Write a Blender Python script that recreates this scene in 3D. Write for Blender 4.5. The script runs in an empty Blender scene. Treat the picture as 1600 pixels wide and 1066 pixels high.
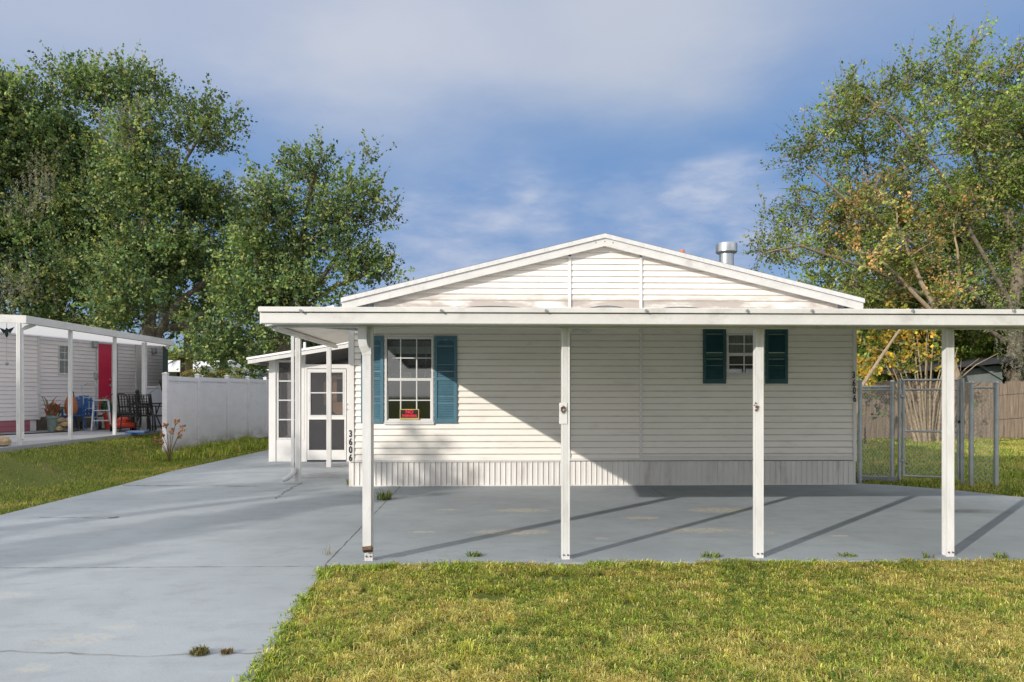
import bpy, math, random
import numpy as np
from mathutils import Vector, Matrix
random.seed(7); rng = np.random.default_rng(11)
sc = bpy.context.scene; col = sc.collection
PI = math.pi; R = math.radians
# ------------------------------------------------------------------ camera model (metres; house front wall runs along X)
F, HZ, EYE, TH = 1120.0, 615.0, 1.5, R(1.76)
CT, ST = math.cos(TH), math.sin(TH)
def P(x, y, Y):
    "point of the plane Y=const seen at photo pixel x,y"
    u = (x-800)/F; Zc = Y/(CT-u*ST)
    return Vector((Zc*(u*CT+ST), Y, EYE+(HZ-y)/F*Zc))
def G(x, y, z=0.0):
    u = (x-800)/F; Zc = (EYE-z)*F/(y-HZ)
    return Vector((Zc*(u*CT+ST), Zc*(CT-u*ST), z))
def XX(x, Y): return P(x, 600, Y).x
def ZZ(y, Y, x=800): return P(x, y, Y).z
# ------------------------------------------------------------------ objects
def tag(o, label=None, cat=None, group=None, kind=None):
    if label: o['label'] = label
    if cat: o['category'] = cat
    if group: o['group'] = group
    if kind: o['kind'] = kind
    return o
def empty(name, loc, label, cat, group=None, rz=0.0):
    o = bpy.data.objects.new(name, None); o.empty_display_size = .2; col.objects.link(o)
    o.location = loc; o.rotation_euler = (0, 0, rz)
    return tag(o, label, cat, group)
def root_loc(p):
    while p is not None and p.parent is not None: p = p.parent
    return Vector((0, 0, 0)) if p is None else Vector(p.location)
def copy_tree(o, parent=None):
    c = o.copy(); col.objects.link(c); c.parent = parent
    for ch in [k for k in bpy.data.objects if k.parent == o]: copy_tree(ch, c)
    return c
def link_mesh(name, verts, faces, mat, parent=None, smooth=False, origin=None, colors=None):
    "verts in world space (or local to a root standing at the origin)"
    off = root_loc(parent) if parent is not None else Vector(origin or (0, 0, 0))
    me = bpy.data.meshes.new(name)
    V = np.asarray(verts, dtype=np.float64).reshape(-1, 3) - np.array(off)
    if isinstance(faces, np.ndarray):
        n, k = faces.shape
        me.vertices.add(len(V)); me.vertices.foreach_set('co', V.astype(np.float32).ravel())
        me.loops.add(n*k); me.loops.foreach_set('vertex_index', faces.astype(np.int32).ravel())
        me.polygons.add(n); me.polygons.foreach_set('loop_start', np.arange(0, n*k, k, dtype=np.int32))
        me.update(calc_edges=True)
    else:
        me.from_pydata([tuple(v) for v in V], [], faces); me.update()
    if colors is not None:
        a = me.color_attributes.new('tint', 'FLOAT_COLOR', 'POINT')
        c4 = np.ones((len(V), 4), np.float32); c4[:, :3] = colors
        a.data.foreach_set('color', c4.ravel())
    if smooth: me.polygons.foreach_set('use_smooth', np.ones(len(me.polygons), bool))
    me.materials.append(mat)
    o = bpy.data.objects.new(name, me); col.objects.link(o)
    if parent is not None: o.parent = parent
    else: o.location = off
    return o
class MB:
    def __init__(s): s.v = []; s.f = []
    def add(s, vs, fs):
        n = len(s.v); s.v += [tuple(v) for v in vs]; s.f += [tuple(i+n for i in f) for f in fs]; return s
    def box(s, x0, x1, y0, y1, z0, z1, b=0.0):
        if x1 < x0: x0, x1 = x1, x0
        if b <= 0:
            vs = [(x, y, z) for x in (x0, x1) for y in (y0, y1) for z in (z0, z1)]
            return s.add(vs, [(0,1,3,2),(4,6,7,5),(0,4,5,1),(2,3,7,6),(0,2,6,4),(1,5,7,3)])
        # chamfered box
        vs = []; idx = {}
        for i, x in enumerate((x0, x1)):
            for j, y in enumerate((y0, y1)):
                for k, z in enumerate((z0, z1)):
                    sx, sy, sz = (1 if i == 0 else -1), (1 if j == 0 else -1), (1 if k == 0 else -1)
                    for a in range(3):
                        p = [x+sx*b, y+sy*b, z+sz*b]; p[a] = (x, y, z)[a]
                        idx[(i, j, k, a)] = len(vs); vs.append(p)
        fs = []
        for i in (0, 1):
            q = [(i,0,0,0),(i,1,0,0),(i,1,1,0),(i,0,1,0)]; fs.append(tuple(idx[t] for t in (q if i else q[::-1])))
            q = [(0,i,0,1),(0,i,1,1),(1,i,1,1),(1,i,0,1)]; fs.append(tuple(idx[t] for t in (q if i else q[::-1])))
            q = [(0,0,i,2),(1,0,i,2),(1,1,i,2),(0,1,i,2)]; fs.append(tuple(idx[t] for t in (q if i else q[::-1])))
        for i in (0, 1):
            for j in (0, 1):
                fs.append((idx[(i,j,0,0)], idx[(i,j,1,0)], idx[(i,j,1,1)], idx[(i,j,0,1)]))
                fs.append((idx[(i,0,j,0)], idx[(i,1,j,0)], idx[(i,1,j,2)], idx[(i,0,j,2)]))
                fs.append((idx[(0,i,j,1)], idx[(1,i,j,1)], idx[(1,i,j,2)], idx[(0,i,j,2)]))
                for k in (0, 1): fs.append((idx[(i,j,k,0)], idx[(i,j,k,1)], idx[(i,j,k,2)]))
        return s.add(vs, fs)
    def prism(s, poly, y0, y1):
        "polygon in XZ extruded along Y"
        n = len(poly)
        vs = [(x, y0, z) for x, z in poly]+[(x, y1, z) for x, z in poly]
        return s.add(vs, [tuple(range(n)), tuple(range(2*n-1, n-1, -1))]+[(i, i+n, (i+1) % n+n, (i+1) % n) for i in range(n)])
    def prism_x(s, poly, x0, x1):
        "polygon in YZ extruded along X"
        n = len(poly)
        vs = [(x0, y, z) for y, z in poly]+[(x1, y, z) for y, z in poly]
        return s.add(vs, [tuple(range(n)), tuple(range(2*n-1, n-1, -1))]+[(i, i+n, (i+1) % n+n, (i+1) % n) for i in range(n)])
    def slab(s, poly, z0, z1):
        n = len(poly)
        vs = [(x, y, z0) for x, y in poly]+[(x, y, z1) for x, y in poly]
        return s.add(vs, [tuple(range(n-1, -1, -1)), tuple(range(n, 2*n))]+[(i, (i+1) % n, (i+1) % n+n, i+n) for i in range(n)])
    def tube(s, pts, r, n=8, cap=True, sx=1.0):
        pts = [Vector(p) for p in pts]; m = len(pts)
        rs = [r]*m if isinstance(r, (int, float)) else list(r)
        base = len(s.v); prev = None
        for i, p in enumerate(pts):
            t = (pts[min(i+1, m-1)]-pts[max(i-1, 0)])
            t = t.normalized() if t.length > 1e-9 else Vector((0, 0, 1))
            if prev is None:
                a = t.cross(Vector((0, 0, 1)));
                if a.length < .1: a = t.cross(Vector((0, 1, 0)))
                a.normalize()
            else:
                a = (prev-t*prev.dot(t)); a = a.normalized() if a.length > 1e-6 else t.orthogonal().normalized()
            prev = a; b = t.cross(a)
            for k in range(n):
                an = 2*PI*k/n+PI/n
                s.v.append(tuple(p+a*math.cos(an)*rs[i]*sx+b*math.sin(an)*rs[i]))
        for i in range(m-1):
            for k in range(n):
                s.f.append((base+i*n+k, base+i*n+(k+1) % n, base+(i+1)*n+(k+1) % n, base+(i+1)*n+k))
        if cap:
            s.f.append(tuple(base+k for k in range(n-1, -1, -1))); s.f.append(tuple(base+(m-1)*n+k for k in range(n)))
        return s
    def lathe(s, prof, c, n=20):
        base = len(s.v)
        for r, z in prof:
            for k in range(n):
                a = 2*PI*k/n; s.v.append((c[0]+r*math.cos(a), c[1]+r*math.sin(a), c[2]+z))
        for i in range(len(prof)-1):
            for k in range(n):
                s.f.append((base+i*n+k, base+i*n+(k+1) % n, base+(i+1)*n+(k+1) % n, base+(i+1)*n+k))
        s.f.append(tuple(base+k for k in range(n-1, -1, -1))); s.f.append(tuple(base+(len(prof)-1)*n+k for k in range(n)))
        return s
    def quad(s, a, b, c, d): return s.add([a, b, c, d], [(0, 1, 2, 3)])
    def build(s, name, mat, parent=None, smooth=False, origin=None, label=None):
        if parent is None and origin is None:
            A = np.array(s.v); origin = (float(A[:,0].mean()), float(A[:,1].mean()), float(A[:,2].min()))
        o = link_mesh(name, s.v, s.f, mat, parent, False, origin)
        if smooth:
            me = o.data; me.polygons.foreach_set('use_smooth', np.ones(len(me.polygons), bool))
            try: me.set_sharp_from_angle(angle=R(40))
            except Exception: pass
        if label: o['label'] = label
        return o
def pieces(name, mat, parent, *boxes, b=0.0):
    for q in boxes: MB().box(*q, b=b).build(name, mat, parent)
# ------------------------------------------------------------------ materials
def newmat(name):
    m = bpy.data.materials.new(name); m.use_nodes = True
    return m, m.node_tree.nodes, m.node_tree.links, m.node_tree.nodes['Principled BSDF']
def ramp(N, stops):
    r = N.new('ShaderNodeValToRGB'); e = r.color_ramp.elements
    e[0].position = stops[0][0]; e[0].color = (*stops[0][1], 1)
    e[1].position = stops[-1][0]; e[1].color = (*stops[-1][1], 1)
    for p, c in stops[1:-1]:
        k = e.new(p); k.color = (*c, 1)
    return r
def noise(N, L, vec, scale, detail=4, rough=.55, dist=0.0):
    n = N.new('ShaderNodeTexNoise'); n.inputs['Scale'].default_value = scale
    n.inputs['Detail'].default_value = detail; n.inputs['Roughness'].default_value = rough
    n.inputs['Distortion'].default_value = dist
    if vec is not None: L.new(vec, n.inputs['Vector'])
    return n
def mapping(N, L, src, scale=(1, 1, 1), loc=(0, 0, 0)):
    m = N.new('ShaderNodeMapping'); m.inputs['Scale'].default_value = scale; m.inputs['Location'].default_value = loc
    L.new(src, m.inputs['Vector']); return m.outputs[0]
def mixc(N, L, fac, a, b, mode='MIX'):
    m = N.new('ShaderNodeMix'); m.data_type = 'RGBA'; m.blend_type = mode
    for s, v in ((0, fac), (6, a), (7, b)):
        if isinstance(v, (int, float)): m.inputs[s].default_value = v
        elif isinstance(v, tuple): m.inputs[s].default_value = (*v, 1)
        else: L.new(v, m.inputs[s])
    return m.outputs[2]
def math_(N, L, op, a, b=None, clamp=False):
    m = N.new('ShaderNodeMath'); m.operation = op; m.use_clamp = clamp
    for i, v in enumerate((a, b)):
        if v is None: continue
        if isinstance(v, (int, float)): m.inputs[i].default_value = v
        else: L.new(v, m.inputs[i])
    return m.outputs[0]
def maprange(N, L, v, a, b, c=0.0, d=1.0):
    m = N.new('ShaderNodeMapRange'); m.interpolation_type = 'SMOOTHSTEP'
    L.new(v, m.inputs[0])
    for i, x in enumerate((a, b, c, d)): m.inputs[i+1].default_value = x
    return m.outputs[0]
def pm(name, base, rough=.6, var=.12, scale=3.0, stretch=(1, 1, 1), bump=0.0, bscale=40, metal=0.0, dirt=None, dirt_amt=.3, spec=.4):
    "plain surface with large-scale tone variation, fine speckle, optional dirt streaks"
    m, N, L, B = newmat(name)
    tc = N.new('ShaderNodeTexCoord').outputs['Object']
    v = mapping(N, L, tc, stretch)
    n1 = noise(N, L, v, scale, 5); n2 = noise(N, L, tc, scale*14, 3)
    lo = tuple(c*(1-var) for c in base); hi = tuple(min(1, c*(1+var)) for c in base)
    r = ramp(N, [(.3, lo), (.7, hi)]); L.new(n1.outputs['Fac'], r.inputs[0])
    c = mixc(N, L, maprange(N, L, n2.outputs['Fac'], .35, .75, 0, var), r.outputs[0], tuple(x*.6 for x in base))
    if dirt:
        n3 = noise(N, L, mapping(N, L, tc, stretch, (3.1, 1.7, 2.2)), scale*.8, 6, .65)
        c = mixc(N, L, maprange(N, L, n3.outputs['Fac'], .5, .75, 0, dirt_amt), c, dirt)
    L.new(c, B.inputs['Base Color']); B.inputs['Roughness'].default_value = rough
    B.inputs['Metallic'].default_value = metal; B.inputs['Specular IOR Level'].default_value = spec
    if bump > 0:
        bp = N.new('ShaderNodeBump'); bp.inputs['Strength'].default_value = bump; bp.inputs['Distance'].default_value = .01
        nb = noise(N, L, tc, bscale, 5); L.new(nb.outputs['Fac'], bp.inputs['Height']); L.new(bp.outputs[0], B.inputs['Normal'])
    return m
# siding: off-white vinyl with dirt washes; stain band (height, world metres) where the lowest gable courses are mildewed
def siding_mat(name, base, band=None, origin=(0, 0, 0)):
    m, N, L, B = newmat(name)
    tc = N.new('ShaderNodeTexCoord').outputs['Object']
    n1 = noise(N, L, mapping(N, L, tc, (.5, 1, 2.5)), 1.6, 5)
    r = ramp(N, [(.25, tuple(c*.92 for c in base)), (.75, tuple(min(1, c*1.05) for c in base))])
    L.new(n1.outputs['Fac'], r.inputs[0]); c = r.outputs[0]
    n2 = noise(N, L, mapping(N, L, tc, (1.1, 1, 5.0), (5, 0, 2)), 2.0, 6, .6)
    c = mixc(N, L, maprange(N, L, n2.outputs['Fac'], .52, .75, 0, .30), c, (.42, .38, .33))
    if band:
        s = N.new('ShaderNodeSeparateXYZ'); L.new(tc, s.inputs[0])
        k = maprange(N, L, s.outputs['Z'], band[1]-origin[2], band[0]-origin[2], 0, 1)
        n3 = noise(N, L, mapping(N, L, tc, (.9, 1, 3.5), (1, 4, 0)), 1.5, 5, .6)
        f = math_(N, L, 'MULTIPLY', k, maprange(N, L, n3.outputs['Fac'], .34, .58, 0, .8))
        c = mixc(N, L, f, c, (.30, .26, .23))
    L.new(c, B.inputs['Base Color']); B.inputs['Roughness'].default_value = .5; B.inputs['Specular IOR Level'].default_value = .35
    nb = noise(N, L, mapping(N, L, tc, (1, 1, .3)), 1.3, 2)
    bp = N.new('ShaderNodeBump'); bp.inputs['Strength'].default_value = .12; bp.inputs['Distance'].default_value = .02
    L.new(nb.outputs['Fac'], bp.inputs['Height']); L.new(bp.outputs[0], B.inputs['Normal'])
    return m
M = {}
M['white'] = pm('white_paint', (.64, .635, .625), .45, .05, 2, dirt=(.42, .39, .34), dirt_amt=.25)
M['beam'] = pm('weathered_white_aluminium', (.56, .555, .54), .5, .07, 2.6, (1.5, 1, 2.2), dirt=(.25, .23, .2), dirt_amt=.38)
M['post'] = pm('white_aluminium_post', (.60, .60, .595), .4, .06, 3, (4, 4, 1), dirt=(.34, .32, .28), dirt_amt=.35)
M['trim'] = pm('vinyl_trim', (.68, .66, .64), .45, .05, 2, dirt=(.45, .40, .34), dirt_amt=.3)
M['gutter'] = pm('aluminium_downspout', (.55, .55, .55), .4, .08, 4, (3, 3, 1), dirt=(.3, .29, .26), dirt_amt=.35)
M['soffit'] = pm('painted_soffit', (.78, .76, .71), .6, .06, 2)
M['roof'] = pm('grey_shingle', (.16, .16, .16), .9, .3, 8, bump=.5, bscale=60)
M['metalroof'] = pm('white_metal_roof', (.80, .80, .80), .45, .08, 1.5, (1, .2, 1), dirt=(.4, .38, .34), dirt_amt=.3)
M['steel'] = pm('galvanised_steel', (.42, .45, .47), .42, .15, 6, metal=.65, dirt=(.2, .2, .2), dirt_amt=.3)
M['chim'] = pm('galvanised_flue', (.40, .42, .44), .32, .12, 8, metal=.8)
M['shaded_teal'] = pm('shaded_teal_shutter_paint', (.022, .085, .095), .5, .12, 5)  # teal shutter paint again, with the carport shade put into its colour
M['teal'] = pm('teal_shutter_paint', (.075, .175, .235), .5, .12, 5, dirt=(.10, .17, .23), dirt_amt=.4)
M['black'] = pm('black_paint', (.012, .012, .012), .45, .2, 9)
M['dark'] = pm('dark_interior', (.035, .035, .036), .9, .2, 2)
M['blind'] = pm('cloth_blind', (.62, .60, .55), .8, .08, 6)
M['terra'] = pm('terracotta', (.45, .16, .09), .8, .12, 9)
M['red'] = pm('red_door_paint', (.62, .035, .09), .45, .1, 4)
M['redpot'] = pm('red_plastic', (.55, .06, .03), .45, .1, 8)
M['blue'] = pm('blue_plastic', (.02, .10, .30), .45, .12, 8)
M['yellow'] = pm('yellow_card', (.62, .45, .12), .6, .1, 20)
M['gold'] = pm('gold_frame', (.5, .4, .16), .4, .1, 20)
M['sred'] = pm('sign_red', (.75, .02, .04), .5, .05, 20)
M['tan'] = pm('tan_wall_and_light_patch', (.62, .38, .22), .8, .1, 3)
M['orange'] = pm('orange_wicker', (.38, .13, .05), .8, .3, 30)
M['pot'] = pm('grey_green_pot', (.15, .20, .18), .6, .2, 12)
M['stone'] = pm('tan_stone', (.38, .28, .17), .9, .3, 14, bump=.6, bscale=25)
M['grey'] = pm('grey_paint', (.30, .32, .34), .6, .12, 6)
M['ltgrey'] = pm('light_grey_plastic', (.52, .55, .60), .5, .08, 4)
M['screen_dark'] = pm('dark_green_shade_cloth', (.022, .048, .045), .9, .3, 12)
M['shed'] = pm('shed_grey_board', (.16, .18, .17), .8, .2, 4, (1, 1, .3))
M['shedroof'] = pm('charcoal_shed_roof', (.035, .036, .04), .7, .3, 5)
M['bark'] = pm('bark', (.14, .115, .09), .95, .35, 4, (4, 4, 1), bump=.8, bscale=14)
M['barkpale'] = pm('pale_bark', (.30, .235, .16), .9, .25, 5, (4, 4, 1), bump=.4, bscale=20)
M['barkgrey'] = pm('grey_bark', (.19, .155, .12), .9, .3, 5, (4, 4, 1), bump=.4, bscale=20)
M['vinyl'] = siding_mat('white_vinyl_fence', (.66, .645, .68), (.05, .55)) if 'siding_mat' in globals() else None
M['seed'] = pm('dry_seed_head', (.30, .15, .07), .9, .4, 20)
M['joint'] = pm('crack_dirt', (.16, .14, .115), .95, .4, 30)
M['rust'] = pm('rusty_metal', (.12, .07, .04), .8, .4, 30)

M['siding'] = siding_mat('house_siding', (.84, .805, .745))
M['gable'] = siding_mat('gable_siding', (.80, .755, .71), (2.99, 3.16))
M['skirt'] = pm('ribbed_skirting', (.70, .68, .65), .5, .06, 2, (3, 3, .6), dirt=(.36, .33, .30), dirt_amt=.6)
M['nsiding'] = siding_mat('neighbour_siding', (.82, .785, .80))
# pink painted brick
def brick_mat():
    m, N, L, B = newmat('pink_brick')
    tc = N.new('ShaderNodeTexCoord').outputs['Object']
    b = N.new('ShaderNodeTexBrick'); b.inputs['Scale'].default_value = 1
    b.inputs['Brick Width'].default_value = .4; b.inputs['Row Height'].default_value = .13; b.inputs['Mortar Size'].default_value = .012
    b.inputs['Color1'].default_value = (.42, .15, .19, 1); b.inputs['Color2'].default_value = (.36, .12, .16, 1); b.inputs['Mortar'].default_value = (.22, .09, .11, 1)
    mp = N.new('ShaderNodeCombineXYZ'); s = N.new('ShaderNodeSeparateXYZ'); L.new(tc, s.inputs[0])
    L.new(s.outputs['Y'], mp.inputs['X']); L.new(s.outputs['Z'], mp.inputs['Y']); L.new(mp.outputs[0], b.inputs['Vector'])
    L.new(b.outputs[0], B.inputs['Base Color']); B.inputs['Roughness'].default_value = .8
    return m
M['brick'] = brick_mat()
M['lap'] = pm('lap_shade_and_grime', (.54, .51, .465), .9, .2, 4)  # lip shade and grime drawn as darker strips in each siding lap
def sheet_mat():
    m, N, L, B = newmat('translucent_roof_sheet'); out = N['Material Output']
    B.inputs['Base Color'].default_value = (.8, .8, .8, 1); B.inputs['Roughness'].default_value = .5
    t = N.new('ShaderNodeBsdfTranslucent'); t.inputs[0].default_value = (.62, .62, .62, 1)
    mx = N.new('ShaderNodeMixShader'); mx.inputs[0].default_value = .75
    L.new(B.outputs[0], mx.inputs[1]); L.new(t.outputs[0], mx.inputs[2]); L.new(mx.outputs[0], out.inputs[0]); return m
M['sheet'] = sheet_mat()  # translucency added so daylight brightens the porch below
def glass_mat(name, tint=(.75, .8, .8)):
    m, N, L, B = newmat(name); N.remove(B)
    out = N['Material Output']
    t = N.new('ShaderNodeBsdfTransparent'); t.inputs[0].default_value = (*tint, 1)
    g = N.new('ShaderNodeBsdfGlossy'); g.inputs['Roughness'].default_value = .03
    fr = N.new('ShaderNodeFresnel'); fr.inputs[0].default_value = 1.5
    f = math_(N, L, 'ADD', fr.outputs[0], .05)
    mx = N.new('ShaderNodeMixShader'); L.new(f, mx.inputs[0]); L.new(t.outputs[0], mx.inputs[1]); L.new(g.outputs[0], mx.inputs[2])
    L.new(mx.outputs[0], out.inputs[0]); return m
M['glass'] = glass_mat('window_glass')
def mesh_screen(name, colr, open_):
    m, N, L, B = newmat(name)
    out = N['Material Output']
    t = N.new('ShaderNodeBsdfTransparent')
    B.inputs['Base Color'].default_value = (*colr, 1); B.inputs['Roughness'].default_value = .7
    tc = N.new('ShaderNodeTexCoord').outputs['Object']
    n = noise(N, L, tc, 2.0, 3)
    mx = N.new('ShaderNodeMixShader'); mx.inputs[0].default_value = 1-open_
    L.new(t.outputs[0], mx.inputs[1]); L.new(B.outputs[0], mx.inputs[2]); L.new(mx.outputs[0], out.inputs[0]); return m
M['screen'] = mesh_screen('insect_screen', (.075, .075, .082), .62)
# painted concrete with peeled spots and stains (world metres; object at origin)
def concrete_mat(name, base, peels=(), stains=(), pa=.85):
    m, N, L, B = newmat(name)
    tc = N.new('ShaderNodeTexCoord').outputs['Object']
    n1 = noise(N, L, tc, .55, 6, .6); n2 = noise(N, L, tc, 45, 4, .7); n4 = noise(N, L, mapping(N, L, tc, (1, 1.5, 1)), 3.2, 6, .65)
    r = ramp(N, [(.3, tuple(c*.80 for c in base)), (.7, tuple(c*1.10 for c in base))]); L.new(n1.outputs['Fac'], r.inputs[0])
    c = mixc(N, L, maprange(N, L, n4.outputs['Fac'], .46, .74, 0, .5), r.outputs[0], (base[0]*.72, base[1]*.70, base[2]*.68))
    c = mixc(N, L, maprange(N, L, n2.outputs['Fac'], .58, .8, 0, .35), c, tuple(x*.45 for x in base))
    n6 = noise(N, L, tc, 120, 2, .8); c = mixc(N, L, maprange(N, L, n6.outputs['Fac'], .62, .72, 0, .6), c, tuple(x*.4 for x in base))
    n7 = noise(N, L, mapping(N, L, tc, (.5, 2.2, 1), (4, 1, 0)), 1.1, 6, .7); c = mixc(N, L, maprange(N, L, n7.outputs['Fac'], .55, .68, 0, .28), c, tuple(x*1.25 for x in base))
    def blobs(pts):
        tot = None
        for (x, y, rx, ry) in pts:
            mp = N.new('ShaderNodeMapping'); mp.vector_type = 'POINT'
            mp.inputs['Location'].default_value = (-x/rx, -y/ry, 0); mp.inputs['Scale'].default_value = (1/rx, 1/ry, 0)
            L.new(tc, mp.inputs['Vector'])
            ln = N.new('ShaderNodeVectorMath'); ln.operation = 'LENGTH'; L.new(mp.outputs[0], ln.inputs[0])
            k = maprange(N, L, ln.outputs['Value'], 1.0, .1, 0, 1)
            tot = k if tot is None else math_(N, L, 'MAXIMUM', tot, k)
        return tot
    if peels:
        n3 = noise(N, L, mapping(N, L, tc, (1, 1, 1)), 6, 12, .95, .4)
        k = math_(N, L, 'MULTIPLY', blobs(peels), .35)
        f = math_(N, L, 'MULTIPLY', maprange(N, L, math_(N, L, 'ADD', n3.outputs['Fac'], k), .70, .78, 0, pa), maprange(N, L, noise(N, L, tc, 17, 6, .75).outputs['Fac'], .44, .54, .08, 1))
        c = mixc(N, L, f, c, (.52, .47, .37))
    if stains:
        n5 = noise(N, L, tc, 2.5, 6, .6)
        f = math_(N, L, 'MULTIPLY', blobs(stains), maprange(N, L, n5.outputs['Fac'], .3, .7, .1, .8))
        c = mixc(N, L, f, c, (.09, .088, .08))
    L.new(c, B.inputs['Base Color']); B.inputs['Roughness'].default_value = .75; B.inputs['Specular IOR Level'].default_value = .3
    bp = N.new('ShaderNodeBump'); bp.inputs['Strength'].default_value = .35; bp.inputs['Distance'].default_value = .006
    L.new(n2.outputs['Fac'], bp.inputs['Height']); L.new(bp.outputs[0], B.inputs['Normal'])
    return m
def g2(x, y, rx, ry):
    p = G(x, y); return (p.x, p.y, rx, ry)
CON = (.325, .36, .385)
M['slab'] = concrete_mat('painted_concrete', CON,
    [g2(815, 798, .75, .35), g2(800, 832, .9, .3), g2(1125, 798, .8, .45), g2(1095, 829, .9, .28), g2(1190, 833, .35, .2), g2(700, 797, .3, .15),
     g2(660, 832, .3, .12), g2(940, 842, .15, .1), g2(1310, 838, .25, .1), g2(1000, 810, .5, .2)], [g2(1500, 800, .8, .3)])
M['drive'] = concrete_mat('driveway_concrete', CON,
    [g2(50, 1045, .22, .16), g2(120, 1000, .5, .25), g2(185, 980, .3, .12), g2(10, 930, .4, .2)],
    [g2(500, 742, 1.0, 1.2), g2(520, 728, .9, .8), g2(310, 1020, .12, .08)], .3)
M['patio'] = concrete_mat('patio_concrete', (.30, .31, .33))
# soil / lawn ground
def ground_mat():
    m, N, L, B = newmat('lawn_soil')
    tc = N.new('ShaderNodeTexCoord').outputs['Object']
    n1 = noise(N, L, tc, .6, 6, .65); n2 = noise(N, L, tc, 22, 5, .75); n3 = noise(N, L, tc, 3.0, 5, .6)
    r = ramp(N, [(.3, (.09, .12, .03)), (.5, (.16, .18, .05)), (.62, (.22, .19, .08)), (.75, (.26, .20, .12))]); L.new(n1.outputs['Fac'], r.inputs[0])
    r2 = ramp(N, [(.3, (.02, .035, .008)), (.55, (.12, .15, .035)), (.8, (.30, .26, .10))]); L.new(n2.outputs['Fac'], r2.inputs[0])
    c = mixc(N, L, .55, r.outputs[0], r2.outputs[0])
    c = mixc(N, L, maprange(N, L, n3.outputs['Fac'], .6, .75, 0, .5), c, (.20, .145, .09))
    L.new(c, B.inputs['Base Color']); B.inputs['Roughness'].default_value = .95; B.inputs['Specular IOR Level'].default_value = .1
    bp = N.new('ShaderNodeBump'); bp.inputs['Strength'].default_value = 1; bp.inputs['Distance'].default_value = .03
    L.new(n2.outputs['Fac'], bp.inputs['Height']); L.new(bp.outputs[0], B.inputs['Normal']); return m
M['ground'] = ground_mat()
def leaf_mat(name, trans=.35, gain=1.0):
    m, N, L, B = newmat(name); out = N['Material Output']
    a = N.new('ShaderNodeAttribute'); a.attribute_name = 'tint'
    B.inputs['Roughness'].default_value = .55; B.inputs['Specular IOR Level'].default_value = .3
    L.new(a.outputs['Color'], B.inputs['Base Color'])
    t = N.new('ShaderNodeBsdfTranslucent'); L.new(mixc(N, L, 1.0, a.outputs['Color'], (1.3, 1.25, .6), 'MULTIPLY'), t.inputs[0])
    mx = N.new('ShaderNodeMixShader'); mx.inputs[0].default_value = trans
    L.new(B.outputs[0], mx.inputs[1]); L.new(t.outputs[0], mx.inputs[2]); L.new(mx.outputs[0], out.inputs[0]); return m
M['leaf'] = leaf_mat('foliage'); M['blade'] = leaf_mat('grass_blade', .3)
# weathered wooden boards
M['board'] = pm('weathered_fence_board', (.22, .17, .125), .9, .45, 3, (9, 9, .5), dirt=(.08, .065, .05), dirt_amt=.8)

# ------------------------------------------------------------------ world, sun, camera
SUN_EL, SUN_AZ = R(19.7), R(44.5)            # light travels towards +X sin(az), +Y cos(az)
ldir = Vector((math.sin(SUN_AZ)*math.cos(SUN_EL), math.cos(SUN_AZ)*math.cos(SUN_EL), -math.sin(SUN_EL)))
sun = bpy.data.lights.new('Sun', 'SUN'); sun.energy = 3.6; sun.angle = R(.53); sun.color = (1.0, .93, .84)
so = bpy.data.objects.new('Sun', sun); col.objects.link(so); so.rotation_euler = ldir.to_track_quat('-Z', 'Y').to_euler()
so.location = (-20, -20, 20)
w = bpy.data.worlds.new('World'); sc.world = w; w.use_nodes = True
N, L = w.node_tree.nodes, w.node_tree.links
bg = N['Background']; bg.inputs['Strength'].default_value = 1.0
sky = N.new('ShaderNodeTexSky'); sky.sky_type = 'NISHITA'; sky.sun_disc = False; sky.sun_elevation = SUN_EL
sky.sun_rotation = PI+SUN_AZ; sky.air_density = 1.0; sky.dust_density = .6; sky.ozone_density = 1.5
tcw = N.new('ShaderNodeTexCoord').outputs['Generated']
skyc = N.new('ShaderNodeVectorMath'); skyc.operation = 'SCALE'; skyc.inputs['Scale'].default_value = .105
L.new(sky.outputs[0], skyc.inputs[0])
def wdir(x, y):
    u, v = (x-800)/F, (HZ-y)/F
    return Vector((u*CT+ST, CT-u*ST, v)).normalized()
def blob(x, y, r0, r1, nz=None, k=0.0):
    "soft round mask about the sky direction seen at pixel x,y; radii in degrees"
    d = N.new('ShaderNodeVectorMath'); d.operation = 'DISTANCE'; L.new(warped, d.inputs[0]); d.inputs[1].default_value = wdir(x, y)
    return maprange(N, L, d.outputs['Value'], R(r1), R(r0), 0, 1)
wn = noise(N, L, mapping(N, L, tcw, (1, 1, 2.6)), 2.6, 6, .55)
sub = N.new('ShaderNodeVectorMath'); sub.operation = 'SUBTRACT'; L.new(wn.outputs['Color'], sub.inputs[0]); sub.inputs[1].default_value = (.5, .5, .5)
scl = N.new('ShaderNodeVectorMath'); scl.operation = 'MULTIPLY'; L.new(sub.outputs[0], scl.inputs[0]); scl.inputs[1].default_value = (.42, .3, .16)
add = N.new('ShaderNodeVectorMath'); add.operation = 'ADD'; L.new(tcw, add.inputs[0]); L.new(scl.outputs[0], add.inputs[1])
warped = add.outputs[0]
sep = N.new('ShaderNodeSeparateXYZ'); L.new(tcw, sep.inputs[0])
sepw = N.new('ShaderNodeSeparateXYZ'); L.new(warped, sepw.inputs[0])
c = mixc(N, L, .6, skyc.outputs[0], (.14, .28, .58))
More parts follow.
